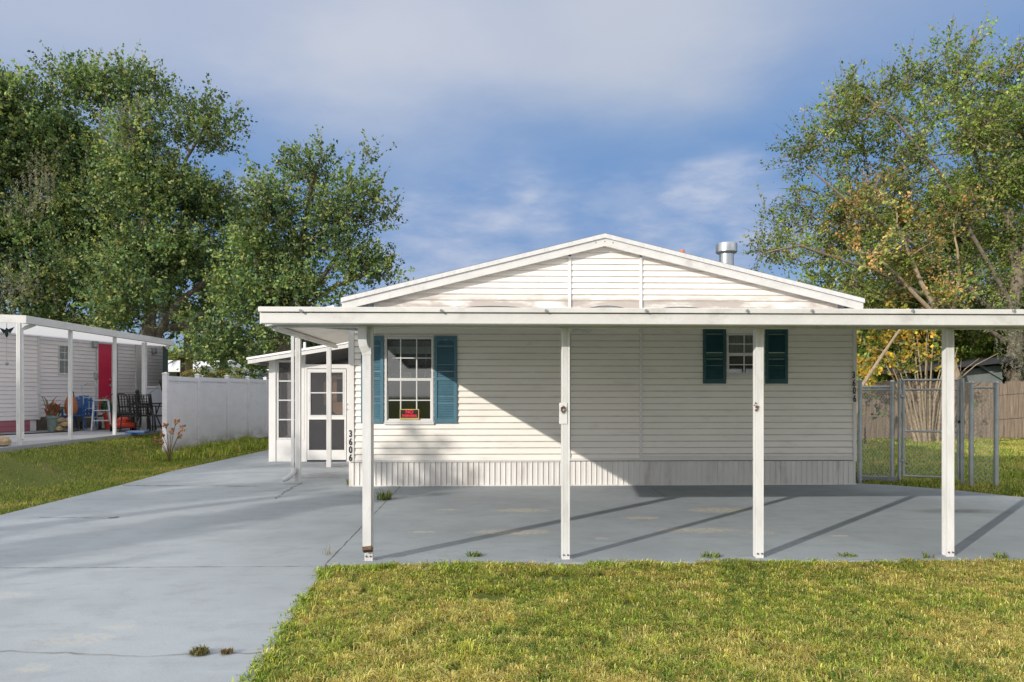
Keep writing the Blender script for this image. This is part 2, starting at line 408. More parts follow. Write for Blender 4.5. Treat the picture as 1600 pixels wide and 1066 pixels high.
# high lavender-grey deck, thicker higher up and to the left
tilt = math_(N, L, 'ADD', sepw.outputs['Z'], math_(N, L, 'MULTIPLY', sep.outputs['X'], -.20))
deck = maprange(N, L, tilt, .19, .50, 0, .9)
c = mixc(N, L, deck, c, (.40, .465, .61))
c = mixc(N, L, math_(N, L, 'MULTIPLY', blob(470, 230, 3, 16), .55), c, (.27, .37, .59))
c = mixc(N, L, math_(N, L, 'MULTIPLY', blob(560, 90, 2, 13), .75), c, (.56, .59, .66))
c = mixc(N, L, math_(N, L, 'MULTIPLY', blob(760, 130, 1, 9), .4), c, (.54, .57, .65))
c = mixc(N, L, math_(N, L, 'MULTIPLY', blob(1000, 10, 3, 15), .6), c, (.56, .59, .64))
c = mixc(N, L, math_(N, L, 'MULTIPLY', blob(150, 60, 3, 12), .4), c, (.46, .51, .62))
# low cumulus, ragged
cn = noise(N, L, mapping(N, L, tcw, (1, 1, 3.0), (3, 1, 0)), 7, 8, .6)
cum = N.new('ShaderNodeMath'); cum.operation = 'MULTIPLY'
band = math_(N, L, 'MULTIPLY', maprange(N, L, sepw.outputs['Z'], .12, .20, 0, 1), maprange(N, L, sepw.outputs['Z'], .42, .24, 0, 1))
c = mixc(N, L, math_(N, L, 'MULTIPLY', band, .9), c, (.135, .275, .54))
low = None
for (bx, by, r0, r1, k) in ((740, 412, 2, 9, .9), (700, 390, 1, 9, 1), (820, 345, .5, 6, 1), (640, 400, 1, 6, 1), (1110, 310, .3, 4.5, 1), (1030, 365, 1, 6, .8), (1180, 370, 1, 6, .8), (390, 290, .5, 3.5, 1), (900, 400, 1, 8, .8)):
    b = math_(N, L, 'MULTIPLY', blob(bx, by, r0, r1), k)
    low = b if low is None else math_(N, L, 'MAXIMUM', low, b)
lowm = math_(N, L, 'MULTIPLY', low, maprange(N, L, cn.outputs['Fac'], .34, .60, .35, 1))
c = mixc(N, L, math_(N, L, 'MULTIPLY', lowm, .66), c, (.45, .51, .66))
c = mixc(N, L, math_(N, L, 'MULTIPLY', math_(N, L, 'MULTIPLY', low, maprange(N, L, cn.outputs['Fac'], .52, .72, 0, 1)), .5), c, (.60, .64, .72))
# out of view: broken cloud, brightened as added fill light
gn = noise(N, L, mapping(N, L, tcw, (1, 1, 2.2), (7, 2, 1)), 1.8, 7, .6)
back = math_(N, L, 'MAXIMUM', maprange(N, L, sep.outputs['Y'], .42, .1, 0, 1), maprange(N, L, sep.outputs['Z'], .52, .72, 0, 1))
c = mixc(N, L, math_(N, L, 'MULTIPLY', back, maprange(N, L, gn.outputs['Fac'], .38, .6, .2, .9)), c, (1.65, 1.60, 1.55))
fine = noise(N, L, mapping(N, L, tcw, (1, 1, 3.2)), 4.5, 8, .6)
c = mixc(N, L, maprange(N, L, fine.outputs['Fac'], .35, .7, 0, .05), c, (.60, .64, .72))
L.new(c, bg.inputs['Color'])
cam = bpy.data.cameras.new('Camera'); co = bpy.data.objects.new('Camera', cam); col.objects.link(co); sc.camera = co
cam.sensor_width = 36; cam.lens = F/1600*36; cam.shift_y = (HZ-533)/1600; cam.clip_end = 3000; cam.clip_start = .05
co.location = (0, 0, EYE); co.rotation_euler = (PI/2, 0, -TH)
sc.view_settings.view_transform = 'Standard'; sc.view_settings.look = 'None'; sc.view_settings.gamma = 1
sc.view_settings.exposure = 0.14
sc.cycles.max_bounces = 8; sc.cycles.transparent_max_bounces = 24

# ------------------------------------------------------------------ helpers for noise in numpy
_lat = rng.random((64, 64, 4))
def vnoise(x, y, s, ch=0):
    x = np.asarray(x)*s; y = np.asarray(y)*s
    xi = np.floor(x).astype(int); yi = np.floor(y).astype(int); fx = x-xi; fy = y-yi
    fx = fx*fx*(3-2*fx); fy = fy*fy*(3-2*fy); A = _lat[..., ch]
    g = lambda i, j: A[i % 64, j % 64]
    return (g(xi, yi)*(1-fx)+g(xi+1, yi)*fx)*(1-fy)+(g(xi, yi+1)*(1-fx)+g(xi+1, yi+1)*fx)*fy
def fb(x, y, s, ch=0): return vnoise(x, y, s, ch)*.55+vnoise(x, y, s*2.3, ch)*.28+vnoise(x, y, s*5.1, ch)*.17
# ------------------------------------------------------------------ terrain
def sstep(a, b, x): t = np.clip((x-a)/(b-a), 0, 1); return t*t*(3-2*t)
def terr(x, y):
    x = np.asarray(x, float); y = np.asarray(y, float)
    z = -.03+.44*sstep(-7.35, -8.95, x)*sstep(3, 8, y)
    und = (fb(x, y, .25)-.5)*.05*(((x < -6.2) & (x > -8.9)) | (y > 13))
    return z+und*.6
def axis(near, far, step, lim):
    a = list(np.arange(near, far, step)); x = far; s = step
    while x < lim: a.append(x); s *= 1.35; x += s
    a.append(lim); return a
xs = sorted(set([round(v, 3) for v in np.arange(-16, 22, .25)]+[round(v, 3) for v in axis(22, 22.1, .3, 900)]+[round(-v, 3) for v in axis(16, 16.1, .3, 900)]))
ys = sorted(set([round(v, 3) for v in np.arange(-2, 32, .25)]+[round(v, 3) for v in axis(32, 32.1, .3, 1500)]+[round(-v, 3) for v in axis(2, 2.1, .3, 300)]))
gx, gy = np.meshgrid(xs, ys, indexing='ij'); gz = terr(gx, gy)
nx, ny = gx.shape
ii = (np.arange(nx-1)[:, None]*ny+np.arange(ny-1)[None, :]).ravel()
link_mesh('ground', np.stack([gx, gy, gz], -1).reshape(-1, 3), np.stack([ii, ii+ny, ii+ny+1, ii+1], 1), M['ground'], smooth=True)['kind'] = 'structure'
# slabs
SX = -1.44
dr = MB().slab([(-6.0, -4), (-.65, -4), (SX, 6.35), (SX, 11.62), (-2.3, 11.62), (-2.3, 24), (-5.75, 24), (-5.95, 18), (-6.15, 14), (-6.05, 12)], -.12, 0)
dr.build('driveway', M['drive'], origin=(0, 0, 0))['kind'] = 'structure'
cs = MB().slab([(SX+.006, 6.33), (12, 6.30), (12, 9.0), (8.6, 9.4), (7.65, 10.15), (7.2, 10.9), (6.6, 11.5), (6.05, 11.8), (SX+.006, 11.8)], -.12, .004)
cs.build('carport_floor', M['slab'], origin=(0, 0, 0))['kind'] = 'structure'
pt = MB().slab([(-8.93, 11), (-8.93, 20.6), (-10.5, 26), (-30, 26), (-30, 11)], .2, .505)
pt.build('patio_floor', M['patio'], origin=(0, 0, 0))['kind'] = 'structure'
def crack(pts, w, z=.003, jag=.012, step=.06):
    m = MB(); P_ = []
    for a, b in zip(pts[:-1], pts[1:]):
        a, b = Vector(a), Vector(b); n = max(2, int((b-a).length/step))
        for i in range(n): P_.append(a.lerp(b, i/n))
    P_.append(Vector(pts[-1])); L_, R_ = [], []
    for i, p in enumerate(P_):
        t = (P_[min(i+1, len(P_)-1)]-P_[max(i-1, 0)]).normalized(); nrm = Vector((-t.y, t.x, 0))
        q = p+nrm*random.uniform(-jag, jag); ww = w*random.uniform(.25, 1.2)
        L_.append((q+nrm*ww).to_tuple()[:2]+(z,)); R_.append((q-nrm*ww).to_tuple()[:2]+(z,))
    n = len(P_); m.add(L_+R_, [(i, i+n, i+n+1, i+1) for i in range(n-1)]); return m
for pts, w_, j in (([(-6, 6.30, 0), (SX, 6.26, 0)], .0045, .004), ([(SX, 6.3, 0), (SX, 11.5, 0)], .0075, .004),
        ([G(192, 759), G(405, 760)], .016, .01), ([G(0, 1018), G(120, 1022), G(230, 1026), G(330, 1022), G(408, 1021)], .0035, .012),
        ([G(170, 810), G(185, 808)], .03, .02), ([G(60, 809), G(180, 810)], .008, .02), ([G(430, 780), G(452, 765), G(470, 755)], .01, .03)):
    crack(pts, w_, .005, j).build('concrete_joint', M['joint'], origin=(0, 0, 0))['kind'] = 'structure'
crack([G(1017, 762), G(1040, 778)], .006, .009, .01).build('concrete_joint', M['joint'], origin=(0, 0, 0))['kind'] = 'structure'

# ------------------------------------------------------------------ grass
def blades(name, pts, length, width, mat, colors, lean=.8, kind='stuff', parent=None):
    n = len(pts); a = rng.random(n)*2*PI; L_ = length*(.5+rng.random(n)*.9); W = width*(.7+.6*rng.random(n))
    ln = lean*(.25+.75*rng.random(n))
    L_ = L_*(.6+.9*vnoise(pts[:, 0], pts[:, 1], 9, 3)); d = np.stack([np.cos(a), np.sin(a), np.zeros(n)], 1); s = np.stack([-np.sin(a+.3), np.cos(a+.3), np.zeros(n)], 1)
    up = np.array([0, 0, 1.0])
    mid = pts+d*(L_*ln*.35)[:, None]+up*(L_*np.sqrt(1-(ln*.6)**2)*.55)[:, None]
    tip = pts+d*(L_*ln)[:, None]+up*(L_*np.sqrt(np.clip(1-ln**2, .05, 1))*.85)[:, None]
    V = np.empty((n, 6, 3)); w2 = (W*.5)[:, None]
    V[:, 0] = pts-s*w2; V[:, 1] = pts+s*w2; V[:, 2] = mid+s*w2*.85; V[:, 3] = mid-s*w2*.85; V[:, 4] = tip+s*w2*.12; V[:, 5] = tip-s*w2*.12
    b = (np.arange(n)*6)[:, None]
    Fc = np.concatenate([b+np.array([[0, 1, 2, 3]]), b+np.array([[3, 2, 4, 5]])])
    C = np.repeat(colors[:, None, :], 6, 1).reshape(-1, 3)
    o = link_mesh(name, V.reshape(-1, 3), Fc, mat, parent, True, colors=C)
    if kind: o['kind'] = kind
    return o
def inpoly(x, y, poly):
    c = np.zeros(len(x), bool); j = len(poly)-1
    for i in range(len(poly)):
        xi, yi = poly[i]; xj, yj = poly[j]
        c ^= ((yi > y) != (yj > y)) & (x < (xj-xi)*(y-yi)/(yj-yi+1e-12)+xi); j = i
    return c
GREEN = np.array([(.20, .29, .04), (.32, .40, .06), (.48, .50, .085), (.09, .16, .03)]); STRAW = np.array([(.66, .54, .15), (.52, .37, .13), (.70, .62, .25)])
def grass_cols(x, y, dry=.5, seed=0, shade_mul=1.0):
    n = len(x)
    f = fb(x+seed, y, 1.4, 0)*.6+fb(x, y+seed, 5, 1)*.4
    pd = np.clip((f-.5)*4.2+dry, .03, .95)
    isd = rng.random(n) < pd
    g = GREEN[rng.choice(4, n, p=[.36, .3, .18, .16])]*(.8+.5*rng.random(n))[:, None]; s = STRAW[rng.choice(3, n)]*(.75+.5*rng.random(n))[:, None]
    return np.where(isd[:, None], s*.7+g*.4, g)*shade_mul
def scatter(poly, n, dens_fn=None):
    A = np.array(poly); lo, hi = A.min(0), A.max(0); out = []
    while sum(len(o) for o in out) < n:
        p = lo+(hi-lo)*rng.random((n, 2)); k = inpoly(p[:, 0], p[:, 1], poly)
        if dens_fn is not None: k &= rng.random(n) < dens_fn(p[:, 0], p[:, 1])
        out.append(p[k])
    p = np.concatenate(out)[:n]; return p
def lawn(name, poly, n, length, width, dry, seed, dens=None, cut=None, lean=.8, zoff=0.0, shade_mul=1.0):
    p = scatter(poly, n, dens)
    if cut is not None: p = p[cut(p[:, 0], p[:, 1])]
    z = terr(p[:, 0], p[:, 1])+zoff
    if callable(length): Lr = length(p[:, 0], p[:, 1])
    else: Lr = np.full(len(p), length)
    return blades(name, np.stack([p[:, 0], p[:, 1], z], 1), Lr, width, M['blade'], grass_cols(p[:, 0], p[:, 1], dry, seed, shade_mul), lean)
# ragged border: lawn creeps over the concrete
def bare(x, y):
    d = np.ones(len(x))
    for (bx, by, rx, ry, k) in [(*G(860, 900)[:2], .55, .10, 1.6), (*G(760, 930)[:2], .25, .15, 1.2), (*G(980, 945)[:2], .15, .12, .9), (*G(560, 1010)[:2], .12, .10, .9), (*G(1290, 1000)[:2], .2, .1, .6), (*G(480, 990)[:2], .15, .12, .7), (*G(680, 890)[:2], .3, .08, .6)]:
        d -= k*np.exp(-(((x-bx)/rx)**2+((y-by)/ry)**2))
    return np.clip(d*(.55+.9*fb(x, y, 3.5, 2)), .02, 1)
def edge_ok(x, y):
    wob = (fb(x, y, 6, 3)-.5)*.16
    return (x > SX+.04+(6.2-y)*.075+wob*.6) & (y < 6.33+(fb(x+9, y, 5, 2)-.5)*.2)
def tuft_len(x, y): return .030+.03*fb(x, y, 4, 1)+.020*(vnoise(x, y, 11, 2) > .72)
def clump_lawn(name, poly, nc, per, seed):
    c = scatter(poly, nc, bare); c = c[edge_ok(c[:, 0], c[:, 1])]; nc = len(c)
    rad = .016+.030*rng.random(nc); Lc = (.022+.034*fb(c[:, 0], c[:, 1], 3.5, 1)+.018*rng.random(nc))*np.where(rng.random(nc) < .06, 1.5, 1)
    colc = grass_cols(c[:, 0], c[:, 1], .47, seed)
    a = rng.random((nc, per))*2*PI; rr = rad[:, None]*np.sqrt(rng.random((nc, per)))
    pts = np.stack([c[:, 0:1]+rr*np.cos(a), c[:, 1:2]+rr*np.sin(a), np.full((nc, per), -.03)], -1).reshape(-1, 3)
    a2 = (a+rng.normal(0, .5, a.shape)).ravel(); n = len(pts)
    L_ = (np.repeat(Lc, per)*(.55+.8*rng.random(n))); W = .0040*(.6+.8*rng.random(n)); ln = np.clip(.45+.5*rng.random(n), 0, .97)
    cc = np.repeat(colc, per, 0)*(.65+.7*rng.random(n))[:, None]
    k = rng.random(n) < .22; cc[k] = STRAW[rng.choice(3, k.sum())]*(.6+.5*rng.random(k.sum()))[:, None]
    d = np.stack([np.cos(a2), np.sin(a2), np.zeros(n)], 1); s_ = np.stack([-np.sin(a2), np.cos(a2), np.zeros(n)], 1); up = np.array([0, 0, 1.0])
    mid = pts+d*(L_*ln*.4)[:, None]+up*(L_*.62)[:, None]; tip = pts+d*(L_*ln*1.15)[:, None]+up*(L_*np.clip(1.15-ln, .15, 1))[:, None]
    V = np.empty((n, 6, 3)); w2 = (W*.5)[:, None]
    V[:, 0] = pts-s_*w2; V[:, 1] = pts+s_*w2; V[:, 2] = mid+s_*w2; V[:, 3] = mid-s_*w2; V[:, 4] = tip+s_*w2*.15; V[:, 5] = tip-s_*w2*.15
    b = (np.arange(n)*6)[:, None]; Fc = np.concatenate([b+np.array([[0, 1, 2, 3]]), b+np.array([[3, 2, 4, 5]])])
    o = link_mesh(name, V.reshape(-1, 3), Fc, M['blade'], None, True, colors=np.repeat(cc[:, None, :], 6, 1).reshape(-1, 3)); o['kind'] = 'stuff'; return o
clump_lawn('lawn_grass', [(-1.6, 3.3), (3.8, 3.3), (5.9, 6.42), (-1.6, 6.42)], 14500, 25, 0)['label'] = 'mown yellow green lawn in front of the carport'
lawn('lawn_grass', [(-14, 4.5), (-6.02, 4.5), (-6.02, 11), (-6.12, 14), (-5.95, 18), (-5.7, 24), (-8.93, 24), (-8.93, 9), (-14, 9)], 130000, .05, .008, .16, 5,
     lambda x, y: np.clip(1-.97*np.exp(-(((x+7.9)/1.1)**2+((y-12.2)/1.6)**2)*.9)*(.6+.8*fb(x, y, 1.5, 2)), .03, 1), lambda x, y: x < -6.02+(fb(x, y, 4, 3)-.5)*.12, .85, 0, .72)['label'] = 'patchy lawn between the driveway and the neighbouring patio'  # darker blade colour stands in for tree shade on this lawn
lawn('lawn_grass', [(6.05, 11.85), (6.7, 11.5), (7.25, 10.9), (7.7, 10.15), (8.7, 9.4), (14, 9), (24, 23), (6.2, 24)], 110000, .07, .012, .25, 9, None, None, .8, 0, .85)['label'] = 'back lawn behind the chain link gate'  # blade colour darkened to paint in the shade on this lawn
lawn('lawn_grass', [(5.6, 3.0), (13, 3.0), (13, 6.25), (5.8, 6.25), (3.7, 3.3)], 60000, .055, .007, .45, 4, None, None, .95)['label'] = 'front lawn continuing to the right of the frame'
lawn('lawn_grass', [(-.6, -1), (5, -1), (3.7, 3.3), (-1.2, 3.3)], 40000, .05, .007, .45, 4, None, None, .95)['label'] = 'front lawn continuing below the frame'
# edge weeds + tufts
def weed(name, c, rad, n, length, label, cat='weed', group=None, width=.012, cols=None, lean=.9):
    r_ = rad*np.sqrt(rng.random(n)); a = rng.random(n)*2*PI
    pts = np.stack([c[0]+r_*np.cos(a), c[1]+r_*np.sin(a)*.7, np.full(n, c[2])], 1)
    cc = (GREEN[rng.choice(4, n)]*(.9+.5*rng.random(n))[:, None]) if cols is None else np.array(cols)[rng.choice(len(cols), n)]*(.8+.4*rng.random(n))[:, None]
    V0 = blades(name, pts, np.full(n, length), width, M['blade'], cc, lean, None)
    V0['label'] = label; V0['category'] = cat
    if group: V0['group'] = group
    return V0
def bladed_edge(name, P0, P1, n, length, label, spread=.07, width=.009, dry=.08):
    t = rng.random(n); P0, P1 = np.array(P0), np.array(P1)
    pts = P0+(P1-P0)*t[:, None]; pts[:, :2] += rng.normal(0, spread, (n, 2))
    k = rng.random(n) < np.clip((vnoise(pts[:, 0]*3, pts[:, 1]*3, 1, 1)-.25)*1.8, .05, 1); pts = pts[k]
    o = blades(name, pts, np.full(len(pts), length), width, M['blade'], grass_cols(pts[:, 0], pts[:, 1], dry, 3), .8)
    o['label'] = label; return o
bladed_edge('edge_grass', (SX+.22, 3.5, -.02), (SX+.03, 6.2, -.02), 5200, .042, 'greener grass creeping over the driveway edge', .035)
bladed_edge('edge_grass', (SX+.0, 6.24, -.02), (3.0, 6.27, -.02), 8000, .042, 'greener grass along the front edge of the carport floor', .05)
bladed_edge('edge_grass', (-1.3, 6.2, -.02), (.6, 6.22, -.02), 7000, .055, 'thick green grass beside the first carport post', .07)
bladed_edge('fence_grass', (-7.4, 16.2, .03), (-7.25, 22, .05), 6000, .17, 'long grass growing along the white vinyl fence', .2, .014, .02)
bladed_edge('fence_grass', (-6.9, 17, .0), (-6.5, 22, .0), 5000, .16, 'long grass between the vinyl fence and the driveway', .25, .014, .05)
for (x, y, rad, n, ln, lab) in [(600, 781, .10, 90, .13, 'grass tuft growing in the joint behind the first carport post'),
      (513, 868, .05, 14, .12, 'thin dry sprig at the corner of the driveway joint'),
      (1110, 871, .09, 60, .05, 'low leafy weed at the slab edge left of the third post'),
      (1325, 870, .08, 45, .05, 'low weed at the slab edge between the third and last posts'),
      (1450, 873, .05, 24, .06, 'small weed at the slab edge just left of the last post'),
      (1565, 874, .06, 26, .07, 'spiky weed at the slab edge right of the last post'),
      (742, 870, .07, 45, .07, 'leafy weed at the slab edge between the first two posts'),
      (548, 758, .06, 60, .12, 'weed at the left corner of the house skirting')]:
    g = G(x, y); weed('weed', (g.x, g.y, .004), rad, n, ln, lab, cols=[(.10, .16, .03), (.16, .22, .045), (.24, .25, .08)] if 'dry' not in lab else [(.3, .25, .12), (.2, .2, .08)], width=.012 if 'dry' not in lab else .004)
weed('grass_clod', tuple(G(312, 1023))[:2]+(.006,), .055, 260, .035, 'larger clod of dry grass on the driveway crack', 'grass clod', 'grass clods on the driveway', .006, [(.12, .13, .04), (.2, .16, .07)], 1.0)
weed('grass_clod', tuple(G(354, 1022))[:2]+(.006,), .035, 130, .03, 'smaller clod of dry grass beside the larger one on the driveway', 'grass clod', 'grass clods on the driveway', .006, [(.16, .12, .05), (.2, .14, .07)], 1.0)
# dry flower stalks in front of the vinyl fence
sx_, sy_ = G(265, 722).x, G(265, 722).y
stalk = empty('flower_stalk', (sx_, sy_, 0), 'dry stalky plant with orange brown seed heads in front of the vinyl fence', 'plant')
sm = MB(); hd = MB()
for (dx, hh, c_) in ((-.16, .62, .1), (-.05, .85, -.05), (.02, .70, .02), (.10, .92, .05), (.14, .6, .1), (-.1, .45, -.1), (.18, .75, .12), (-.2, .5, -.05)):
    pts = [Vector((sx_+dx*.25*t*4*.3+dx*t*t, sy_+c_*t, .0+hh*t)) for t in (0, .3, .6, .85, 1)]
    sm.tube(pts, [.008, .007, .006, .005, .004], 5)
    for k in range(7):
        q = pts[-1]+Vector((random.uniform(-.05, .05), random.uniform(-.05, .05), random.uniform(-.07, .04)))
        MB().lathe([(.003, -.03), (.022, -.010), (.024, .008), (.006, .025)], q, 6).build('seed_head', M['seed'], stalk)
        sm.tube([pts[-2], q], [.004, .002], 4)
sm.build('stem', M['rust'], stalk)

# ------------------------------------------------------------------ main house
YH = 11.6
XL, XR = P(545, 700, YH).x, P(1337, 700, YH).x
XC = P(945, 700, YH).x
home = empty('mobile_home', ((XL+XR)/2, YH, 0), 'off white single storey home with lap siding and a low gable behind the carport', 'house')
ZB, ZS = .41, 2.70               # bottom of siding, top of lower siding
LAP = {}
def siding(mb, x0, x1, z0, z1, Y, pitch=.102, holes=(), lim=None, depth=.024, zref=None):
    "sawtooth lap siding facing -Y; holes = (x0,x1,z0,z1); lim(z) -> (xl, xr)"
    z = z0 if zref is None else zref
    cuts = sorted(set([h[2] for h in holes]+[h[3] for h in holes]))
    while z < z1-1e-6:
        zt = z+pitch; segs = [max(z, z0)]+[c for c in cuts if max(z, z0) < c < min(zt, z1)]+[min(zt, z1)]
        for a, b in zip(segs[:-1], segs[1:]):
            if b-a < 1e-5: continue
            iv = [(x0, x1)]
            for h in holes:
                if h[2] < (a+b)/2 < h[3]:
                    nv = []
                    for (p, q) in iv:
                        if h[1] <= p or h[0] >= q: nv.append((p, q)); continue
                        if h[0] > p: nv.append((p, h[0]))
                        if h[1] < q: nv.append((h[1], q))
                    iv = nv
            ya = Y-depth*(1-(a-z)/pitch); yb = Y-.004-(depth-.004)*(1-(b-z)/pitch)*1.0; g_lip = .015 if abs(a-z) < 1e-6 else 0.0
            for (p, q) in iv:
                pa, qa, pb, qb = p, q, p, q
                if lim:
                    la, lb = lim(a), lim(b); pa, qa, pb, qb = max(p, la[0]), min(q, la[1]), max(p, lb[0]), min(q, lb[1])
                    if qa <= pa: continue
                    if qb < pb: qb = pb = (qa+pa)/2
                mb.quad((pa, ya, a+g_lip), (qa, ya, a+g_lip), (qb, yb, b), (pb, yb, b))
                if g_lip:
                    mb.quad((pa, Y-.0005, a+g_lip), (qa, Y-.0005, a+g_lip), (qa, ya, a+g_lip), (pa, ya, a+g_lip)); LAP.setdefault(id(mb), MB()).quad((pa, Y-.010, a-.001), (qa, Y-.010, a-.001), (qa, Y-.010, a+g_lip), (pa, Y-.010, a+g_lip))
        z = zt
def px(x, Y=YH): return P(x, 600, Y).x
def pz(y, x, Y=YH): return P(x, y, Y).z
W1 = (px(601.5), px(677.5), pz(660, 640), pz(526.5, 640))
W2 = (px(1135), px(1193.5), pz(587, 1165), pz(521.5, 1165))
XA, XB = px(890), px(1001)
sd = MB(); siding(sd, XL+.09, XA-.02, ZB, ZS, YH, holes=[W1, W2]); siding(sd, XB+.02, XR-.05, ZB+.06, ZS, YH, holes=[W1, W2], zref=ZB); siding(sd, XA+.02, XB-.02, ZB+.04, ZS, YH, zref=ZB)
wl_ = sd.build('wall', M['siding'], home); LAP[id(sd)].build('lap_shade_strip', M['lap'], wl_)
# body behind: side walls, back wall, interior (dark, open towards the windows)
YB = 25.0
b = MB()
b.box(XL+.02, XL+.1, YH+.02, YB, ZB, 3.0); b.box(XR-.1, XR-.02, YH+.02, YB, ZB, 3.0); b.box(XL+.1, XR-.1, YB-.1, YB, ZB, 3.0)
b.build('side_wall', M['siding'], home)
b = MB(); b.box(XL+.11, XR-.11, YH+.3, YH+3.6, .7, .72); b.box(XL+.11, XR-.11, YH+3.6, YH+3.7, .7, 2.9); b.box(XL+.11, XR-.11, YH+.3, YH+3.6, 2.9, 2.95)
b.build('room_lining', M['dark'], home)
# inner wall backing (so gaps around openings are closed)
b = MB()
def backing(x0, x1, z0, z1, holes):
    xsn = sorted(set([x0, x1]+[h[0] for h in holes]+[h[1] for h in holes])); zsn = sorted(set([z0, z1]+[h[2] for h in holes]+[h[3] for h in holes]))
    for a, c_ in zip(xsn[:-1], xsn[1:]):
        for d_, e_ in zip(zsn[:-1], zsn[1:]):
            if any(h[0] < (a+c_)/2 < h[1] and h[2] < (d_+e_)/2 < h[3] for h in holes): continue
            b.box(a, c_, YH+.012, YH+.1, d_, e_)
backing(XL+.1, XR-.1, ZB, 2.9, [W1, W2]); b.build('wall_core', M['siding'], home)
# trims
pieces('corner_trim', M['trim'], home, (XL, XL+.088, YH-.035, YH+.011, ZB-.005, 2.9), (XR-.055, XR, YH-.035, YH+.011, ZB-.02, 2.9))
b = MB()
pieces('batten', M['trim'], home, (XA-.025, XA+.01, YH-.03, YH+.011, ZB, 2.75), (XB-.02, XB+.02, YH-.03, YH+.011, ZB, 2.75), (XA+.011, XB-.021, YH-.026, YH+.011, ZB-.0, ZB+.04), (XB+.021, XR-.056, YH-.028, YH+.011, ZB, ZB+.075), (XL+.089, XA-.026, YH-.024, YH-.0195, ZB-.012, ZB+.012))
# ribbed skirting
b = MB(); x = XL+.0; i = 0; prof = []
while x < XR:
    w_ = .087; prof += [(x, YH+.004), (x+.066, YH+.004), (x+.071, YH-.012), (x+.080, YH-.012), (x+.086, YH+.004)]; x += w_
prof = [(min(p, XR), q) for p, q in prof]
for (a, c_) in zip(prof[:-1], prof[1:]):
    if c_[0]-a[0] < 1e-6: continue
    b.quad((a[0], a[1], .02), (c_[0], c_[1], .02), (c_[0], c_[1], ZB-.013), (a[0], a[1], ZB-.013))
b.box(XL, XR, YH-.02, YH+.05, 0.005, .022); b.box(XL+.0, XL+.02, YH+.05, YB, .006, ZB); b.box(XR-.02, XR-.0, YH+.05, YB, .006, ZB)
b.build('skirting', M['skirt'], home)
# gable
YR = YH-.15
pk_t, l_t, r_t = P(945, 364.3, YR), P(533, 464.8, YR), P(1350, 466, YR)
FH = .205; 
def rl(z):   # underside line of the rafters at the wall
    zt = pk_t.z-.055; sl = (pk_t.z-l_t.z)/(pk_t.x-l_t.x); sr = (pk_t.z-r_t.z)/(r_t.x-pk_t.x)
    return (pk_t.x-(zt-z)/sl, pk_t.x+(zt-z)/sr)
g_ = MB()
siding(g_, XL+.3, XA-.02, 3.00, 3.95, YH, .098, lim=rl); siding(g_, XA+.02, XB-.02, 3.00, 3.95, YH, .098, lim=rl); siding(g_, XB+.02, XR-.2, 3.00, 3.95, YH, .098, lim=rl)
# sagging bottom course with arched lower edges
def arch(x0, x1, gaps, sag=.035):
    n = 60; zt = 3.0
    for i in range(n):
        a, c_ = x0+(x1-x0)*i/n, x0+(x1-x0)*(i+1)/n
        f = lambda x: 2.86+sum(max(0, (1-((x-gc)/gw)**2))*gh for gc, gw, gh in gaps)
        lo = rl(2.9)
        g_.quad((a, YH-.014, f(a)), (c_, YH-.014, f(c_)), (c_, YH-.004, zt), (a, YH-.004, zt))
arch(XL+.4, XA-.02, [(px(770), px(840)-px(770), .055)]); arch(XA+.02, XB-.02, [(px(948), .40, .066)]); arch(XB+.02, XR-.3, [(px(1064), .5, .055)])
gw_ = g_.build('gable_wall', M['gable'], home); LAP[id(g_)].build('lap_shade_strip', M['lap'], gw_)
pieces('gable_batten', M['white'], home, (XA-.024, XA+.018, YH-.04, YH-.004, 2.87, 3.72), (XB-.024, XB+.018, YH-.04, YH-.004, 2.87, 3.72))
b = MB(); xx = XL+.2   # corrugated flashing behind the sagging course
while xx < XR-.2:
    b.quad((xx, YH+.012, 2.7), (xx+.012, YH+.002, 2.7), (xx+.012, YH+.002, 3.05), (xx, YH+.012, 3.05)); b.quad((xx+.012, YH+.002, 2.7), (xx+.024, YH+.012, 2.7), (xx+.024, YH+.012, 3.05), (xx+.012, YH+.002, 3.05)); xx += .024
b.build('flashing', M['grey'], home)
# rake fascia, two steps
def rake(y0, y1, dz0, dz1, mat, name, ext=0.0):
    b = MB()
    pkx = pk_t.x
    for (E, s) in ((l_t, -1), (r_t, 1)):
        ex = E.x+s*ext; sl = (pk_t.z-E.z)/abs(pkx-E.x); ez = E.z-sl*ext
        b.prism([(pkx, pk_t.z-dz0), (ex, ez-dz0), (ex, ez-dz1), (pkx, pk_t.z-dz1)] if s < 0 else [(pkx, pk_t.z-dz1), (ex, ez-dz1), (ex, ez-dz0), (pkx, pk_t.z-dz0)], y0, y1)
    return b.build(name, mat, home)
rake(YR-.03, YR+.02, .012, .078, M['gutter'], 'drip_edge')
rake(YR, YR+.03, .08, .205, M['beam'], 'fascia', -.012)
rake(YR+.021, YB+.1, .02, .06, M['metalroof'], 'roof', .0)
b = MB()
for (E, s) in ((l_t, -1), (r_t, 1)):
    b.prism([(pk_t.x, pk_t.z), (E.x, E.z), (E.x, E.z-.011), (pk_t.x, pk_t.z-.011)], YR-.01, YB)
b.build('shingles', M['roof'], home)
rake(YR+.031, YH-.025, .085, .095, M['soffit'], 'soffit')
b = MB()
for (x, y) in ((931, 379.5), (945, 377.5), (958, 379.5)):
    p = P(x, y, YR); b.lathe([(.008, 0), (.008, .004)], p, 8)
# small nail heads at the peak
for (x, y) in ((931, 379.5), (945, 377.5), (958, 379.5)):
    p = P(x, y, YR); MB().tube([(p.x, YR-.004, p.z), (p.x, YR+.0, p.z)], .009, 8).build('nail_head', M['rust'], home)
